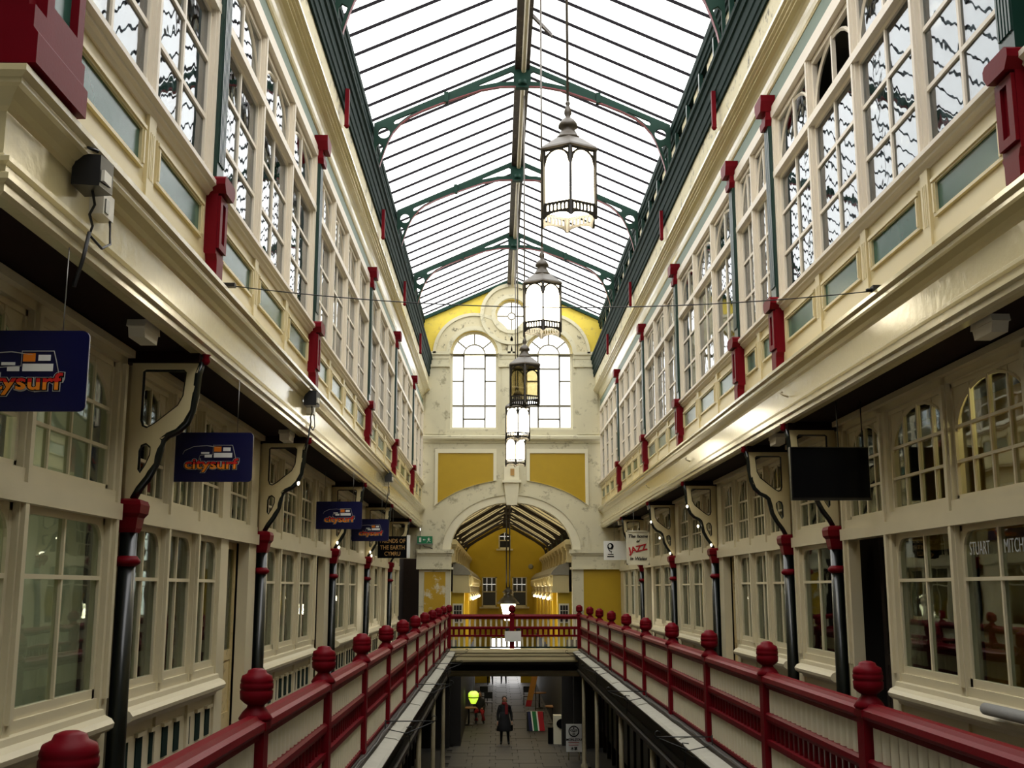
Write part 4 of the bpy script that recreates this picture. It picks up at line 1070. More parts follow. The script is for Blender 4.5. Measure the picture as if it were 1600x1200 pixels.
MB().box(-3.59, -2.98, 42.70, 42.86, 3.52, 3.56).build('frame', 'steel', t)
pic = MB(); f = 42.71
pic.box(-3.50, -3.42, f, f + .02, 3.61, 3.78)
pic.box(-3.34, -3.26, f, f + .02, 3.69, 3.71).add([(-3.36, f, 3.70), (-3.31, f, 3.74), (-3.31, f, 3.66)], [(0, 1, 2)])
pic.lathe([(.016, 0), (.016, .02)], (-3.13, f, 3.76), 8).box(-3.17, -3.11, f, f + .02, 3.68, 3.75)
pic.tube([(-3.13, f, 3.69), (-3.10, f, 3.64), (-3.06, f, 3.62)], .010, 4).tube([(-3.15, f, 3.69), (-3.17, f, 3.63), (-3.21, f, 3.60)], .010, 4).tube([(-3.12, f, 3.74), (-3.07, f, 3.71)], .008, 4)
pic.build('pictogram', 'sign_white', t)
MB().tube([(-3.4, 42.9, 3.56), (-3.3, 42.92, 3.44), (-3.1, 42.92, 3.42), (-2.99, 42.92, 3.36)], .012, 5).build('cable', 'cable', t)

# ------------------------------------------------------------------ fittings on soffit and fascia
def bulkhead(s, y, label):
    t = thing('bulkhead_light', label, 'light fitting', (s * 3.66, y, 4.17), 'soffit light fittings')
    inst('housing', cached('bh', lambda: MB().prism_x([(-.20, 0), (-.22, -.06), (.22, -.06), (.20, 0)], -.08, .08).mesh('housing', 'plastic_white')), t, (s * 3.66, y, 4.17))
    inst('diffuser', cached('bd', lambda: MB().prism_x([(-.20, -.06), (-.17, -.15), (.17, -.15), (.20, -.06)], -.07, .07).mesh('diffuser', 'plastic_white')), t, (s * 3.66, y, 4.17))
for s, ys in ((-1, (9.6, 16.4, 25.0, 31.5, 38.6)), (1, (9.3, 16.7, 24.4, 30.8, 38.4))):
    for i, y in enumerate(ys): bulkhead(s, y, 'pale bulkhead light under the %s soffit, %s from the near end' % (SIDE[s], ORD[i]))
def flood(y, label, cable=True):
    t = thing('floodlight', label, 'floodlight', (-3.42, y, 4.55), 'floodlights on the left fascia')
    b = MB().prism_z([(-3.44, y - .13), (-3.26, y - .10), (-3.24, y + .10), (-3.44, y + .13)], 4.58, 4.80)
    b.build('housing', 'black', t)
    MB().box(-3.26, -3.235, y - .08, y + .06, 4.62, 4.70).build('label_plate', 'plastic_white', t)
    MB().tube([(-3.46, y - .12, 4.70), (-3.36, y - .16, 4.84), (-3.28, y - .10, 4.82)], .014, 5).tube([(-3.46, y + .12, 4.70), (-3.36, y + .16, 4.84), (-3.28, y + .10, 4.82)], .014, 5).build('yoke', 'black', t)
    jb = MB().box(-3.47, -3.37, y + .30, y + .52, 4.52, 4.70)
    o = jb.build('junction_box', 'plastic_white', t)
    MB().box(-3.372, -3.36, y + .33, y + .40, 4.54, 4.64).build('switch', 'steel', o)
    if cable:
        MB().tube([(-3.34, y, 4.58), (-3.34, y + .06, 4.50), (-3.36, y + .03, 4.42), (-3.36, y + .10, 4.36), (-3.36, y + .05, 4.28), (-3.36, y + .30, 4.26), (-3.36, y + .46, 4.34), (-3.38, y + .48, 4.52)], .010, 5).build('cable', 'cable', t)
        MB().tube([(-3.36, y + .05, 4.30), (-3.38, y + .02, 4.10), (-3.42, y, 3.9)], .014, 5).build('flex', 'cable', t)
flood(7.35, 'black floodlight with a white box on the left fascia, nearest')
flood(16.6, 'black floodlight with a white box on the left fascia, middle')
flood(28.8, 'black floodlight on the left fascia, farthest and smallest')
# wire strung across the arcade
pts = []
for i in range(33):
    u = i / 32
    pts.append((-3.3 + 6.62 * u, 11.36 - .2 * u, 5.0 - .08 * u - .20 * (1 - (2 * u - 1) ** 2)))
t = thing('span_wire', 'thin wire strung across the arcade between the two fascias', 'wire', (0, 11.3, 4.8))
MB().tube(pts, .006, 5).build('strand', 'cable', t)
MB().box(3.30, 3.46, 11.10, 11.2, 4.91, 4.97).lathe([(.04, 0), (.04, .02)], (3.28, 11.16, 4.92), 8).build('hook', 'cable', t)
MB().box(-3.30, -3.46, 11.32, 11.4, 4.99, 5.03).build('hook', 'cable', t)
# small eye hooks on the right fascia
for i, y in enumerate((15.2, 23.2, 29.5)):
    o = MB().tube([(3.46, y, 4.50), (3.40, y, 4.52), (3.36, y + .05, 4.56), (3.40, y + .1, 4.58)], .014, 5).build('fascia_hook', 'pipe')
    tag(o, 'small bent hook on the right fascia, %s from the near end' % ORD[i], 'hook', 'hooks on the right fascia')
# fairy bulbs on the brackets
def bulb(x, y, z, label):
    o = MB().lathe([(.008, -.035), (.020, -.015), (.023, .008), (.014, .024), (.004, .028)], (0, 0, 0), 8)
    ob = inst('fairy_bulb', cached('fb', lambda: o.mesh('fairy_bulb', 'bulb')), None, (x, y, z))
    tag(ob, label, 'bulb', 'bulbs clipped to the scroll brackets')
for y, nm in ((16.95, 'second left'), (24.35, 'third left'), (30.7, 'fourth left')):
    bulb(-3.56, y - .02, 3.46, 'bright little bulb at the bend of the %s bracket' % nm)
    if y > 20:
        bulb(-3.98, y - .08, 2.86, 'upper little bulb at the foot of the %s bracket' % nm)
        bulb(-3.94, y - .12, 2.76, 'lower little bulb at the foot of the %s bracket' % nm)
for y, nm in ((24.0, 'third right'), (29.7, 'fourth right')):
    bulb(3.50, y - .05, 3.62, 'upper little bulb on the %s bracket' % nm)
    bulb(3.72, y - .05, 3.20, 'lower little bulb on the %s bracket' % nm)
    bulb(3.98, y - .10, 2.80, 'little bulb at the foot of the %s bracket' % nm)
# grey foam tube lying on the near right sill
t = thing('foam_tube', 'grey foam pipe lying on the near right window sill', 'tube', (4.0, 9.8, .8))
prof = []
mb = MB(); n = 14
for (yy, rr) in ((10.6, .055), (7.6, .055), (7.6, .03), (10.6, .03)):
    for k in range(n):
        a = 2 * PI * k / n; prof.append((3.93 + rr * math.cos(a), yy, .81 + .02 * (10.6 - yy) / 3 + rr * math.sin(a)))
fs = [(i * n + k, i * n + (k + 1) % n, ((i + 1) % 4) * n + (k + 1) % n, ((i + 1) % 4) * n + k) for i in range(4) for k in range(n)]
mb.add(prof, fs, True).build('pipe', 'foam', t)

# ------------------------------------------------------------------ unseen enclosure added behind and beside the camera to keep stray light out
tag(MB().box(-7.2, 7.2, -5.2, -5, -3.9, 14.2).build('wall_near_added', 'room_upper'), 'unseen wall added behind the viewer to shut stray light out', 'wall', kind='structure')
for s in (-1, 1):
    tag(MB().box(s * 7.0, s * 7.2, -5, 6.3, -3.9, 9.8).build('wall_%s_near' % SIDE[s], 'room_dark'), 'unseen dark side wall added to block light at the near end on the %s' % SIDE[s], 'wall', kind='structure')
    tag(MB().box(s * 3.5, s * 7.2, -5, (6.45 if s < 0 else 2.0), 9.7, 9.8).box(s * 3.5, s * 3.7, -5, (6.45 if s < 0 else 2.0), 9.7, 12.4).build('ceiling_%s_near' % SIDE[s], 'soffit'), 'unseen dark ceiling added to block sky light at the near end on the %s' % SIDE[s], 'ceiling', kind='structure')
# ------------------------------------------------------------------ ground level
GZ = -3.9
fl = thing('floor', 'paved floor of the arcade far below the galleries', 'floor', (0, 50, GZ), kind='structure')
MB().box(-6.6, 6.6, -3, 95, GZ - .3, GZ - .03).build('bed', 'paving_base', fl)
me = cached('slab', lambda: MB().prism_z([(-.385, -.385), (.385, -.385), (.385, .385), (-.385, .385)], -.05, 0).mesh('paving_slab', 'paving'))
for r in range(52):
    for c in range(6):
        inst('paving_slab', me, fl, (-1.975 + .79 * c + (.2 if r % 2 else 0), 38.2 + r * .79, GZ + .002 * ((r * 7 + c * 3) % 4)))
for s in (-1, 1):
    sd = SIDE[s]
    w = thing('wall_%s_ground' % sd, 'dark ground-floor shopfronts under the %s gallery' % sd, 'wall', (s * 3.4, 20, GZ), kind='structure')
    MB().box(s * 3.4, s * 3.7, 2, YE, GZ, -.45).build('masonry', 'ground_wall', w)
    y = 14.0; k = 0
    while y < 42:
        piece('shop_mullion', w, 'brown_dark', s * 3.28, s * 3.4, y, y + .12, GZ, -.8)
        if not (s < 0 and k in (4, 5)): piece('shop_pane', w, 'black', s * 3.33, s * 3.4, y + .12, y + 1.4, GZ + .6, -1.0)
        else: piece('lit_pane', w, 'ground_amber_lit', s * 3.33, s * 3.4, y + .12, y + 1.4, GZ + .6, -1.0)  # lamplight of the shop put into the pane's amber colour
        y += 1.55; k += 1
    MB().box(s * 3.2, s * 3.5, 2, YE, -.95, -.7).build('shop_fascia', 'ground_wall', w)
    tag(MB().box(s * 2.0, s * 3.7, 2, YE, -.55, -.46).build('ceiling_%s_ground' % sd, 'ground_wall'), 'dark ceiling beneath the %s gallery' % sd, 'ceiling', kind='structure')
for s, ys in ((-1, (13.5, 18.7, 23.4, 28.7, 34.0)), (1, (14.5, 20.0, 25.0, 31.0, 35.6))):
    for i, y in enumerate(ys):
        t = thing('support_post', 'slim cream post holding up the %s gallery, %s from the near end' % (SIDE[s], ORD[i]), 'post', (s * 2.12, y, GZ), 'posts under the galleries')
        inst('shaft', cached('sp', lambda: MB().lathe([(.11, 0), (.11, .5), (.07, .56), (.055, 1.5), (.05, 3.1)], (0, 0, 0), 10).mesh('shaft', 'pipe')), t, (s * 2.12, y, GZ))
        inst('capital', cached('sc', lambda: MB().lathe([(.05, 3.08), (.09, 3.12), (.10, 3.18), (.08, 3.2)], (0, 0, 0), 10).mesh('capital', 'pipe')), t, (s * 2.12, y, GZ))
    MB  # noqa

# people
def person(name, label, joints, edges, radii, root, mat, parts):
    t = thing(name, label, 'person', (joints[root][0], joints[root][1], GZ))
    me = bpy.data.meshes.new('body'); me.from_pydata(joints, edges, []); me.update()
    o = bpy.data.objects.new('body', me); link(o, t); me.materials.append(MATS[mat])
    sk = o.modifiers.new('skin', 'SKIN'); sk.use_smooth_shade = True
    for v, r in zip(me.skin_vertices[0].data, radii): v.radius = (r, r)
    me.skin_vertices[0].data[root].use_root = True
    ss = o.modifiers.new('sub', 'SUBSURF'); ss.levels = 1; ss.render_levels = 2
    for nm, mb, mt in parts: mb.build(nm, mt, t)
    return t
def head_parts(x, y, z, hair='hair'):
    """head centred at z (half height .11), face towards -Y"""
    P = []
    h = MB().lathe([(.02, -.115), (.055, -.10), (.072, -.05), (.08, .0), (.082, .04), (.07, .085), (.04, .11), (.01, .118)], (x, y, z), 14)
    P.append(('head', h, 'skin'))
    P.append(('nose', MB().add([(x - .012, y - .075, z - .02), (x + .012, y - .075, z - .02), (x, y - .10, z - .025), (x, y - .078, z + .02)], [(0, 1, 2), (0, 2, 3), (1, 3, 2), (0, 3, 1)]), 'skin'))
    P.append(('eyes', MB().box(x - .042, x - .018, y - .083, y - .07, z - .002, z + .012).box(x + .018, x + .042, y - .083, y - .07, z - .002, z + .012), 'hair'))
    P.append(('mouth', MB().box(x - .022, x + .022, y - .078, y - .066, z - .058, z - .05), 'red_cloth'))
    P.append(('ears', MB().box(x - .092, x - .078, y - .01, y + .02, z - .03, z + .02).box(x + .078, x + .092, y - .01, y + .02, z - .03, z + .02), 'skin'))
    hr = MB().lathe([(.085, .0), (.093, .04), (.082, .095), (.045, .125), (.01, .132)], (x, y + .014, z), 14)
    hr.lathe([(.06, -.14), (.085, -.08), (.088, .02)], (x, y + .04, z), 12)
    P.append(('hair', hr, hair))
    return P
def hand(mb, x, y, z, s):
    mb.box(x - .02, x + .02, y - .04, y + .04, z - .09, z)
    for k, l in enumerate((.07, .08, .075, .06)):
        yy = y - .033 + .022 * k
        mb.tube([(x, yy, z - .085), (x, yy - .004, z - .085 - l * .5), (x - s * .015, yy - .008, z - .085 - l)], .009, 6)
    mb.tube([(x, y - .035, z - .02), (x - s * .01, y - .062, z - .05), (x - s * .01, y - .068, z - .085)], .010, 6)
# standing person in a long dark coat
px, py = -.26, 44.0
J = [(px, py, GZ + .95), (px, py, GZ + 1.15), (px, py, GZ + 1.38), (px, py, GZ + 1.48), (px, py, GZ + 1.56),
     (px - .17, py, GZ + 1.38), (px - .25, py + .02, GZ + 1.10), (px - .25, py - .05, GZ + .86),
     (px + .17, py, GZ + 1.38), (px + .26, py + .02, GZ + 1.10), (px + .28, py - .06, GZ + .86),
     (px - .10, py, GZ + .88), (px - .11, py, GZ + .48), (px - .12, py + .02, GZ + .08), (px - .13, py - .12, GZ + .04),
     (px + .10, py, GZ + .88), (px + .13, py - .03, GZ + .48), (px + .16, py, GZ + .08), (px + .17, py - .14, GZ + .04)]
Ed = [(0, 1), (1, 2), (2, 3), (3, 4), (2, 5), (5, 6), (6, 7), (2, 8), (8, 9), (9, 10), (0, 11), (11, 12), (12, 13), (13, 14), (0, 15), (15, 16), (16, 17), (17, 18)]
Rd = [.17, .15, .16, .07, .055, .085, .06, .045, .085, .06, .045, .10, .065, .045, .045, .10, .065, .045, .045]
skirt = MB().lathe([(.17, GZ + 1.2), (.19, GZ + 1.0), (.25, GZ + .75), (.31, GZ + .52), (.30, GZ + .50)], (px, py, 0), 14)
hands = MB(); hand(hands, px - .255, py - .06, GZ + .84, -1); hand(hands, px + .285, py - .07, GZ + .84, 1)
bag = MB().box(px + .24, px + .32, py - .14, py + .06, GZ + .52, GZ + .72).tube([(px + .28, py - .1, GZ + .72), (px + .28, py - .06, GZ + .76), (px + .28, py + .02, GZ + .72)], .008, 5)
scarf = MB().lathe([(.075, GZ + 1.44), (.105, GZ + 1.47), (.10, GZ + 1.53), (.07, GZ + 1.55)], (px, py, 0), 12).box(px + .02, px + .13, py - .19, py - .15, GZ + 1.12, GZ + 1.48)
person('person', 'person in a long black coat and red scarf standing on the arcade floor', J, Ed, Rd, 0, 'coat',
       [('coat_skirt', skirt, 'coat'), ('hands', hands, 'skin'), ('scarf', scarf, 'scarf')] + head_parts(px, py, GZ + 1.645))
o = bag.build('handbag', 'sign_black'); tag(o, 'small dark handbag held by the standing person', 'bag')
# seated person
px, py = -1.31, 51.0
zs = GZ + .45
J = [(px, py, zs + .08), (px, py - .02, zs + .30), (px, py - .02, zs + .50), (px, py - .03, zs + .60), (px, py - .03, zs + .66),
     (px - .17, py - .02, zs + .49), (px - .23, py - .08, zs + .25), (px - .15, py - .30, zs + .18),
     (px + .17, py - .02, zs + .49), (px + .23, py - .08, zs + .25), (px + .15, py - .30, zs + .18),
     (px - .10, py - .05, zs + .06), (px - .13, py - .45, zs + .06), (px - .13, py - .46, GZ + .08), (px - .13, py - .6, GZ + .04),
     (px + .10, py - .05, zs + .06), (px + .14, py - .45, zs + .06), (px + .18, py - .44, GZ + .08), (px + .2, py - .58, GZ + .04)]
lapb = MB().box(px - .22, px + .24, py - .52, py - .02, zs + .10, zs + .20)
hands = MB()
for sg in (-1, 1):
    hands.box(px + sg * .13 - .04, px + sg * .13 + .04, py - .38, py - .30, zs + .18, zs + .21)
    for k in range(4): hands.tube([(px + sg * .13 - .03 + .02 * k, py - .38, zs + .2), (px + sg * .13 - .03 + .02 * k, py - .42, zs + .2), (px + sg * .13 - .03 + .02 * k, py - .45, zs + .17)], .009, 5)
    hands.tube([(px + sg * .085, py - .32, zs + .2), (px + sg * .06, py - .36, zs + .2)], .010, 5)
person('person', 'person in dark clothes with red trousers seated by the left tables', J, Ed, [.15, .15, .15, .07, .055, .08, .055, .045, .08, .055, .045, .09, .065, .045, .045, .09, .065, .045, .045], 0, 'coat',
       [('hands', hands, 'skin'), ('trousers', MB().tube([(px - .10, py - .12, zs + .06), (px - .13, py - .46, zs + .07), (px - .13, py - .47, GZ + .14)], .095, 10).tube([(px + .10, py - .12, zs + .06), (px + .14, py - .46, zs + .07), (px + .18, py - .45, GZ + .14)], .095, 10), 'red_cloth')] + head_parts(px, py - .03, zs + .76))
def chair(x, y, label, mat='black'):
    t = thing('cafe_chair', label, 'chair', (x, y, GZ), 'cafe chairs')
    piece('seat', t, mat, x - .2, x + .2, y - .2, y + .2, GZ + .42, GZ + .46)
    piece('backrest', t, mat, x - .2, x + .2, y + .18, y + .21, GZ + .6, GZ + .9)
    for (a, b) in ((-.18, -.18), (.18, -.18)): piece('leg', t, mat, x + a - .015, x + a + .015, y + b - .015, y + b + .015, GZ, GZ + .42)
    for a in (-.18, .18): piece('leg', t, mat, x + a - .015, x + a + .015, y + .18, y + .21, GZ, GZ + .9)
def table(x, y, label):
    t = thing('cafe_table', label, 'table', (x, y, GZ), 'cafe tables')
    MB().lathe([(.33, .70), (.35, .71), (.35, .74), (.33, .75)], (x, y, GZ), 20).build('tabletop', 'wood', t)
    MB().lathe([(.04, .03), (.035, .70)], (x, y, GZ), 10).build('pedestal', 'black', t)
    MB().lathe([(.24, 0), (.24, .02), (.05, .05)], (x, y, GZ), 14).build('base', 'black', t)
chair(-1.31, 51.02, 'dark cafe chair under the seated person')
table(-1.75, 50.1, 'small round cafe table in front of the seated person')
table(-1.6, 55.2, 'small round cafe table behind the seated person')
chair(-.95, 55.3, 'dark cafe chair beside the farther table')
chair(-1.2, 58.4, 'dark cafe chair farthest along on the left')
# glowing green lamp
t = thing('green_lamp', 'yellow-green glowing shade lamp over the left cafe tables', 'lamp', (-1.55, 49.8, -2.6))
MB().lathe([(.10, -2.98), (.19, -2.80), (.21, -2.74)], (-1.55, 49.8, 0), 14).build('lower_shade', 'green_glow', t)
MB().lathe([(.22, -2.70), (.22, -2.55), (.12, -2.46)], (-1.55, 49.8, 0), 14).build('upper_shade', 'green_glow', t)
MB().lathe([(.23, -2.74), (.23, -2.70)], (-1.55, 49.8, 0), 14).build('band', 'black', t)
MB().tube([(-1.55, 49.8, -2.46), (-1.55, 49.8, -.95)], .012, 5).build('cord', 'cable', t)
# striped cloth display
t = thing('striped_banner', 'cloth panel striped navy white green white red on the arcade floor', 'banner', (1.14, 48, GZ))
ed = [.67, .80, .85, 1.02, 1.08, 1.3]
for i, mt in enumerate(('navy', 'sign_white', 'flag_green', 'sign_white', 'red_cloth')):
    mb = MB(); mb.add([(ed[i] + .05, 48, -3.12), (ed[i + 1] + .05, 48, -3.12), (ed[i + 1] + .14, 47.9, GZ + .02), (ed[i] + .14, 47.9, GZ + .02), (ed[i] + .05, 48.04, -3.12), (ed[i + 1] + .05, 48.04, -3.12), (ed[i + 1] + .14, 47.94, GZ + .02), (ed[i] + .14, 47.94, GZ + .02)],
           [(0, 1, 2, 3), (4, 7, 6, 5), (0, 4, 5, 1), (1, 5, 6, 2), (2, 6, 7, 3), (3, 7, 4, 0)])
    mb.build('stripe', mt, t)
MB().box(.70, 1.40, 48.04, 48.5, GZ, -3.14).build('stand', 'black', t)
# sign board with emblem
t = thing('sandwich_board', 'white standing sign with a ringed emblem near the right posts', 'sign', (2.1, 40, GZ))
MB().box(1.83, 2.37, 39.98, 40.02, -3.62, -2.70).build('board', 'sign_white', t)
plate('ring', [arc(2.10, -2.94, .185, .185, 0, 2 * PI, 24)[:-1], arc(2.10, -2.94, .15, .15, 0, 2 * PI, 24)[:-1]], .01, 'sign_black', t, (0, 39.97, 0))
for (cx, cz, a, b) in ((2.03, -2.91, .05, .035), (2.17, -2.91, .05, .035), (2.10, -3.03, .045, .04)):
    plate('emblem_loop', [arc(cx, cz, a, b, 0, 2 * PI, 14)[:-1], arc(cx, cz, a * .55, b * .5, 0, 2 * PI, 14)[:-1]], .01, 'sign_black', t, (0, 39.97, 0))
MB().box(2.085, 2.115, 39.965, 39.98, -2.88, -2.80).box(2.06, 2.14, 39.965, 39.98, -2.96, -2.93).build('emblem_stem', 'sign_black', t)
text(t, 'MON-ZOU', .11, 'sign_black', (2.10, 39.97, -3.22), .004)
MB().box(1.90, 2.28, 39.965, 39.98, -3.32, -3.30).box(1.92, 2.25, 39.965, 39.98, -3.40, -3.385).build('small_print', 'sign_red', t)
text(t, '木草', .12, 'sign_black', (2.10, 39.97, -3.52), .003)
MB().tube([(1.92, 40, -3.62), (1.92, 40.1, GZ)], .02, 6).tube([(2.28, 40, -3.62), (2.28, 40.1, GZ)], .02, 6).build('legs', 'pipe', t)
# cream display stand with dark oval
t = thing('display_stand', 'cream display stand with a dark oval panel behind the ringed sign', 'stand', (1.95, 44, GZ))
MB().box(1.6, 2.25, 44.0, 44.4, GZ, -2.85).build('body', 'sign_cream', t)
plate('oval', [arc(1.95, -3.15, .24, .19, 0, 2 * PI, 20)[:-1]], .03, 'sign_black', t, (0, 43.98, 0))
MB().box(1.4, 1.6, 44.1, 44.4, GZ, -3.3).build('side_block', 'sign_black', t)
# long amber banner
t = thing('amber_banner', 'tall amber banner with a red foot hanging on the right', 'banner', (1.0, 52, -3.3))
MB().add([(.80, 52, -3.05), (1.05, 52, -3.05), (1.32, 52, -1.9), (1.05, 52, -1.9), (.80, 52.06, -3.05), (1.05, 52.06, -3.05), (1.32, 52.06, -1.9), (1.05, 52.06, -1.9)], [(0, 1, 2, 3), (4, 7, 6, 5), (0, 4, 5, 1), (1, 5, 6, 2), (2, 6, 7, 3), (3, 7, 4, 0)]).build('cloth', 'orange_banner', t)
MB().add([(.74, 52, -3.32), (.99, 52, -3.32), (1.05, 52, -3.05), (.80, 52, -3.05), (.74, 52.06, -3.32), (.99, 52.06, -3.32), (1.05, 52.06, -3.05), (.80, 52.06, -3.05)], [(0, 1, 2, 3), (4, 7, 6, 5), (0, 4, 5, 1), (1, 5, 6, 2), (2, 6, 7, 3), (3, 7, 4, 0)]).build('foot', 'red_cloth', t)
MB().tube([(1.2, 52.1, GZ), (1.2, 52.1, -1.8)], .02, 6).build('pole', 'black', t)
# round black table top display
table(1.9, 50.6, 'dark round table beside the amber banner')
table(1.55, 57.0, 'round cafe table far along on the right')
chair(1.0, 58.5, 'dark cafe chair far along on the right')

# ------------------------------------------------------------------ arcade beyond the arch
YF = 72.0
for s in (-1, 1):
    sd = SIDE[s]
    w = thing('wall_%s_far' % sd, 'yellow pilastered shop wall beyond the arch on the %s' % sd, 'wall', (s * 2, 45, -.3), kind='structure')
    MB().box(s * 1.85, s * 2.6, 45.2, YF, -.6, 1.75).build('masonry', 'yellow', w)
    MB().box(s * 1.62, s * 2.3, 45.0, YF, 1.72, 1.95).build('lower_moulding', 'cream_gloss', w)
    MB().box(s * 1.66, s * 2.3, 45.05, YF, 1.95, 2.42).build('fascia', 'cream_gloss', w)
    MB().prism_y([(s * 1.60, 2.42), (s * 1.60, 2.50), (s * 1.70, 2.62), (s * 1.9, 2.80), (s * 2.3, 2.92), (s * 2.3, 2.42)], 45.0, YF).build('lead_roof', 'lead', w)
    y = 46.0; k = 0
    while y < YF - 1:
        piece('pilaster', w, 'yellow', s * 1.70, s * 1.86, y, y + .45, -.6, 1.72)
        MB().lathe([(.12, 1.40), (.17, 1.50), (.17, 1.60), (.12, 1.70)], (s * 1.72, y + .22, 0), 10).build('scroll', 'cream_gloss', w)
        MB().lathe([(.10, 1.98), (.16, 2.05), (.16, 2.30), (.10, 2.40)], (s * 1.66, y + .22, 0), 12).build('rounded_bay', 'cream_gloss', w)
        y += 2.1
    p = thing('parapet', 'cream arcaded parapet of stubby columns beyond the arch on the %s' % sd, 'parapet', (s * 2.25, 45, 2.9), kind='structure')
    MB().prism_y([(s * 2.15, 3.60), (s * 2.12, 3.66), (s * 2.12, 3.74), (s * 2.18, 3.80), (s * 2.5, 3.80), (s * 2.5, 3.60)], 44.6, YF).build('coping', 'cream', p)
    y = 45.2
    while y < YF - 1:
        inst('stub_column', cached('stub', lambda: MB().box(-.14, .14, -.30, .30, 0, .10).box(-.10, .10, -.22, .22, .1, .5).box(-.14, .14, -.34, .34, .5, .60).box(-.18, .18, -.45, .45, .6, .72).mesh('stub_column', 'cream')), p, (s * 2.32, y, 2.9))
        y += 2.7
    MB().box(s * 2.62, s * 3.0, 43.5, YF, GZ, 2.9).box(s * 2.95, s * 3.1, 43.5, YF, 2.9, 4.8).build('wall_%s_far_upper' % sd, 'room_dark')
    tag(bpy.data.objects['wall_%s_far_upper' % sd], 'dark recess behind the far parapet on the %s' % sd, 'wall', kind='structure')
    MB().box(s * 1.9, s * 2.6, 43.6, YF + .1, GZ, -.6).build('wall_%s_far_ground' % sd, 'ground_wall')
    tag(bpy.data.objects['wall_%s_far_ground' % sd], 'dark ground-floor shops beyond the arch on the %s' % sd, 'wall', kind='structure')
    # small paned window in the near end of each far bay
    WIN_N[0] += 1
    t = thing('window_%d' % WIN_N[0], 'small nine-paned window seen under the arch on the %s' % sd, 'window', (s * 2.1, 45, .9), kind='structure')
    MB().box(s * 1.9, s * 2.3, 45.1, 45.18, .55, 1.3).build('frame', 'sign_cream', t)
    for i in range(3):
        for j in range(3): piece('pane', t, 'black', s * (1.95 + .105 * i), s * (1.95 + .105 * i + .09), 45.08, 45.11, .60 + .22 * j, .60 + .22 * j + .19)
# far roof
t = thing('far_roof', 'dark trussed roof over the arcade beyond the arch', 'roof', (0, 58, 4.5), kind='structure')
for s in (-1, 1):
    R = Matrix.Rotation(s * math.atan2(1.7, 2.8), 4, 'Y')
    for i in range(20):
        inst('pane', cached('dpane', lambda: MB().box(-.5, .5, -.5, .5, -.5, .5).mesh('far_pane', 'dirty_glass')), t, (s * 1.4, 44.4 + i * 1.42 + .7, 5.15 + .1), 0, (3.27, 1.36, .006), R)
        inst('glazing_bar', cached('gbar2', None), t, (s * 1.4, 44.4 + i * 1.42, 5.2), 0, (3.27, 1.0, .5), R)
    MB().box(s * 2.7, s * 2.9, 44, YF, 4.2, 4.5).build('wall_plate', 'green_dark', t)
MB().box(-.12, .12, 44, YF, 5.8, 6.05).build('ridge_beam', 'beam_brown', t)
def far_truss():
    out = [(0, 5.98), (2.62, 4.42), (2.62, 3.6), (2.52, 3.6), (2.49, 3.95), (2.40, 4.25), (2.22, 4.47), (1.80, 4.76), (1.2, 5.10), (.6, 5.44), (.2, 5.60), (0, 5.62)]
    out = out + [(-x, z) for x, z in out[1:-1][::-1]]
    h = []
    for s in (1, -1):
        h.append([(s * (2.50 + .06 * math.cos(a)), 4.34 + .06 * math.sin(a)) for a in [2 * PI * i / 12 for i in range(12)]])
        h.append([(s * x, z) for x, z in [(.2, 5.67), (.2, 5.76), (.5, 5.58)]])
    return plate_mesh('far_truss', [out] + h, .14, 'brown_dark')
for i in range(6):
    tt = inst('far_truss', cached('ft', far_truss), None, (0, 46.4 + i * 4.9, 0))
    tag(tt, 'dark arched truss beyond the great arch, %s from the arch' % ORD[i], 'truss', 'trusses beyond the arch')
# far yellow gable wall with sash windows
w = thing('wall_far', 'bright yellow gable wall closing the arcade beyond the arch', 'wall', (0, YF, -3), kind='structure')
plate('masonry', [[(-3, GZ), (-3, 4.4), (0, 6.1), (3, 4.4), (3, GZ), (.95, GZ), (.95, -1.2), (-.95, -1.2), (-.95, GZ)], [(-.45, 4.36), (-.45, 5.2), (-.06, 5.42), (.32, 5.2), (.32, 4.36)], [(-1.5, .75), (-1.5, 2.6), (-.56, 2.6), (-.56, .75)], [(.41, .75), (.41, 2.6), (1.35, 2.6), (1.35, .75)]], .3, 'yellow', w, (0, YF + .15, 0))
def sash(x0, x1, z0, z1, label, cols):
    WIN_N[0] += 1
    t = thing('window_%d' % WIN_N[0], label, 'window', (x0, YF, z0), kind='structure')
    fr = MB(); Y = YF + .06
    for (a, b, c, d) in ((x0, x0 + .08, z0, z1), (x1 - .08, x1, z0, z1), (x0, x1, z0, z0 + .09), (x0, x1, z1 - .06, z1), (x0, x1, (z0 + z1) / 2 - .03, (z0 + z1) / 2 + .03)): fr.box(a, b, Y - .05, Y + .05, c, d)
    for k in range(1, cols): fr.box(x0 + (x1 - x0) * k / cols - .018, x0 + (x1 - x0) * k / cols + .018, Y - .02, Y + .04, (z0 + z1) / 2, z1)
    fr.box(x0, x1, Y - .02, Y + .04, (z0 + 3 * z1) / 4 - .016, (z0 + 3 * z1) / 4 + .016)
    fr.build('sash_frame', 'sign_cream', t)
    MB().box(x0 - .14, x1 + .14, YF - .16, YF + .1, z0 - .10, z0).build('sill', 'sign_cream', t)
    for k in range(cols):
        for (c, d) in (((z0 + z1) / 2 + .03, (z0 + 3 * z1) / 4 - .02), ((z0 + 3 * z1) / 4 + .02, z1 - .06)):
            piece('pane', t, 'black', x0 + (x1 - x0) * k / cols + .02, x0 + (x1 - x0) * (k + 1) / cols - .02, Y + .03, Y + .036, c, d)
    piece('pane', t, 'black', x0 + .08, x1 - .08, Y + .03, Y + .036, z0 + .09, (z0 + z1) / 2 - .03)
sash(-.45, .32, 4.36, 5.42, 'small sash window high in the far yellow gable', 2)
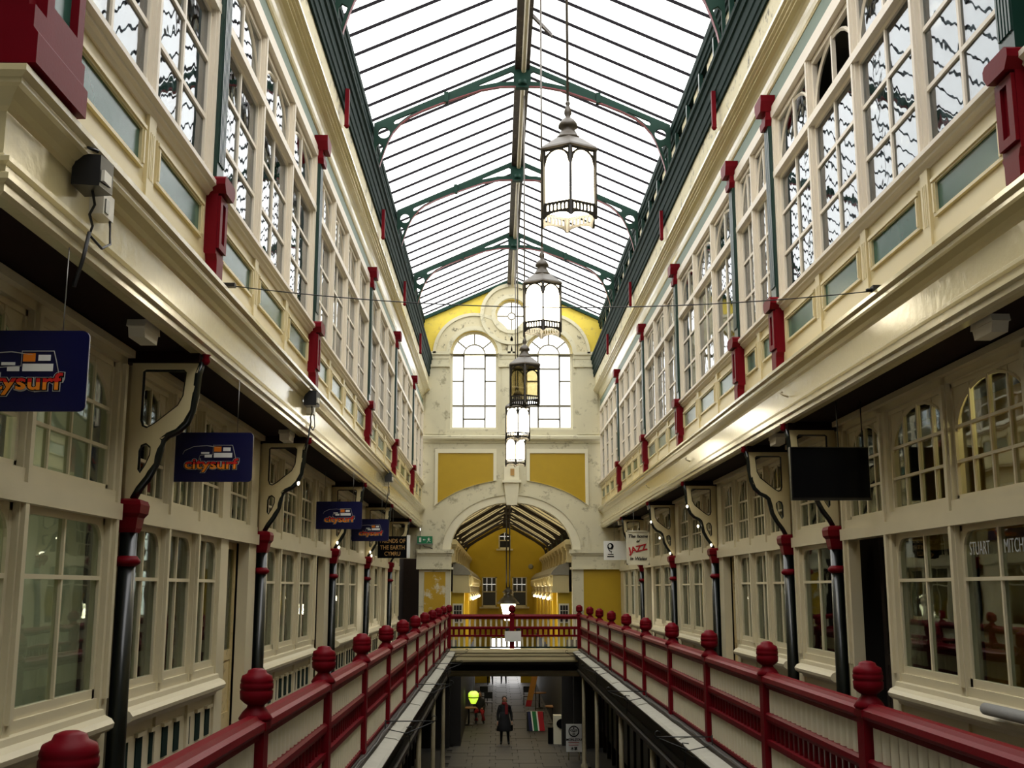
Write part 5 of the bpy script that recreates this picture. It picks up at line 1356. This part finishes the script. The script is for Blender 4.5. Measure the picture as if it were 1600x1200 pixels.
sash(-1.5, -.56, .75, 2.6, 'left dark sash window in the far yellow wall', 3)
sash(.41, 1.35, .75, 2.6, 'right dark sash window in the far yellow wall', 3)
t = thing('wall_vent', 'small round grey vent on the far yellow wall', 'vent', (1.55, YF, 3.4))
MB().lathe([(.16, 0), (.16, .05), (.1, .06)], (0, 0, 0), 14).build('disc', 'stone', t, Matrix.Translation((1.6, YF, 3.25)) @ Matrix.Rotation(PI / 2, 4, 'X'))
# lantern beyond the arch
t = thing('street_lantern', 'glowing tapered lantern hanging just beyond the bridge', 'lantern', (-.08, 46, .9))
MB().lathe([(.20, .62), (.42, 1.26), (.42, 1.28)], (-.10, 46, 0), 4, PI / 4, False).build('glass_body', 'lamp_lit_far', t)
MB().lathe([(.46, 1.27), (.46, 1.30), (.30, 1.48), (.20, 1.56), (.17, 1.70), (.24, 1.74), (.12, 1.86), (.04, 1.95)], (-.10, 46, 0), 8).build('hood', 'iron_lamp', t)
MB().tube([(-.17, 46, 1.8), (-.17, 46, 5.9)], .03, 6).tube([(-.04, 46, 1.8), (-.04, 46, 5.9)], .03, 6).build('rods', 'iron_lamp', t)
lt = bpy.data.lights.new('street_lantern_light', 'POINT'); lt.energy = 60; lt.color = (1, .88, .6); lt.shadow_soft_size = .2
lo = bpy.data.objects.new('street_lantern_light', lt); lo.location = (-.1, 45.4, .9); COL.objects.link(lo)
# figures silhouetted at the bright exit
for i, (x, y, lb) in enumerate(((-.95, 70.5, 'dark figure walking at the bright far exit, left one'), (-.12, 71.2, 'dark figure walking at the bright far exit, right one'))):
    J = [(x, y, GZ + .92), (x, y, GZ + 1.15), (x, y, GZ + 1.38), (x, y, GZ + 1.48), (x, y, GZ + 1.56), (x - .17, y, GZ + 1.38), (x - .24, y, GZ + 1.1), (x - .24, y - .08, GZ + .86), (x + .17, y, GZ + 1.38), (x + .24, y, GZ + 1.1), (x + .25, y + .06, GZ + .86),
         (x - .09, y, GZ + .88), (x - .13, y - .1, GZ + .48), (x - .14, y + .02, GZ + .08), (x - .14, y - .12, GZ + .04), (x + .09, y, GZ + .88), (x + .13, y + .1, GZ + .48), (x + .15, y + .2, GZ + .08), (x + .15, y + .06, GZ + .04)]
    hands = MB(); hand(hands, x - .245, y - .08, GZ + .84, -1); hand(hands, x + .255, y + .05, GZ + .84, 1)
    person('person', lb, J, Ed, [.15, .14, .16, .07, .055, .085, .06, .045, .085, .06, .045, .10, .065, .045, .045, .10, .065, .045, .045], 0, 'coat', [('hands', hands, 'skin')] + head_parts(x, y, GZ + 1.645))

# warm globe lamps along the far cornices
for s in (-1, 1):
    for i in range(5):
        y = 46.2 + i * 4.2
        t = thing('wall_lamp', 'small warm globe lamp beyond the arch on the %s, %s from the arch' % (SIDE[s], ORD[i]), 'lamp', (s * 1.5, y, 1.4), 'globe lamps beyond the arch')
        MB().lathe([(.02, 1.42), (.045, 1.44), (.06, 1.48), (.045, 1.53), (.02, 1.55)], (s * 1.52, y, 0), 12).build('globe', 'globe_lit', t)
        MB().tube([(s * 1.52, y, 1.55), (s * 1.56, y, 1.66), (s * 1.66, y, 1.70)], .015, 5).build('arm', 'iron_lamp', t)
        lt = bpy.data.lights.new('globe_light', 'POINT'); lt.energy = 14; lt.color = (1, .86, .55); lt.shadow_soft_size = .1
        lo = bpy.data.objects.new('globe_light', lt); lo.location = (s * 1.35, y, 1.5); COL.objects.link(lo)
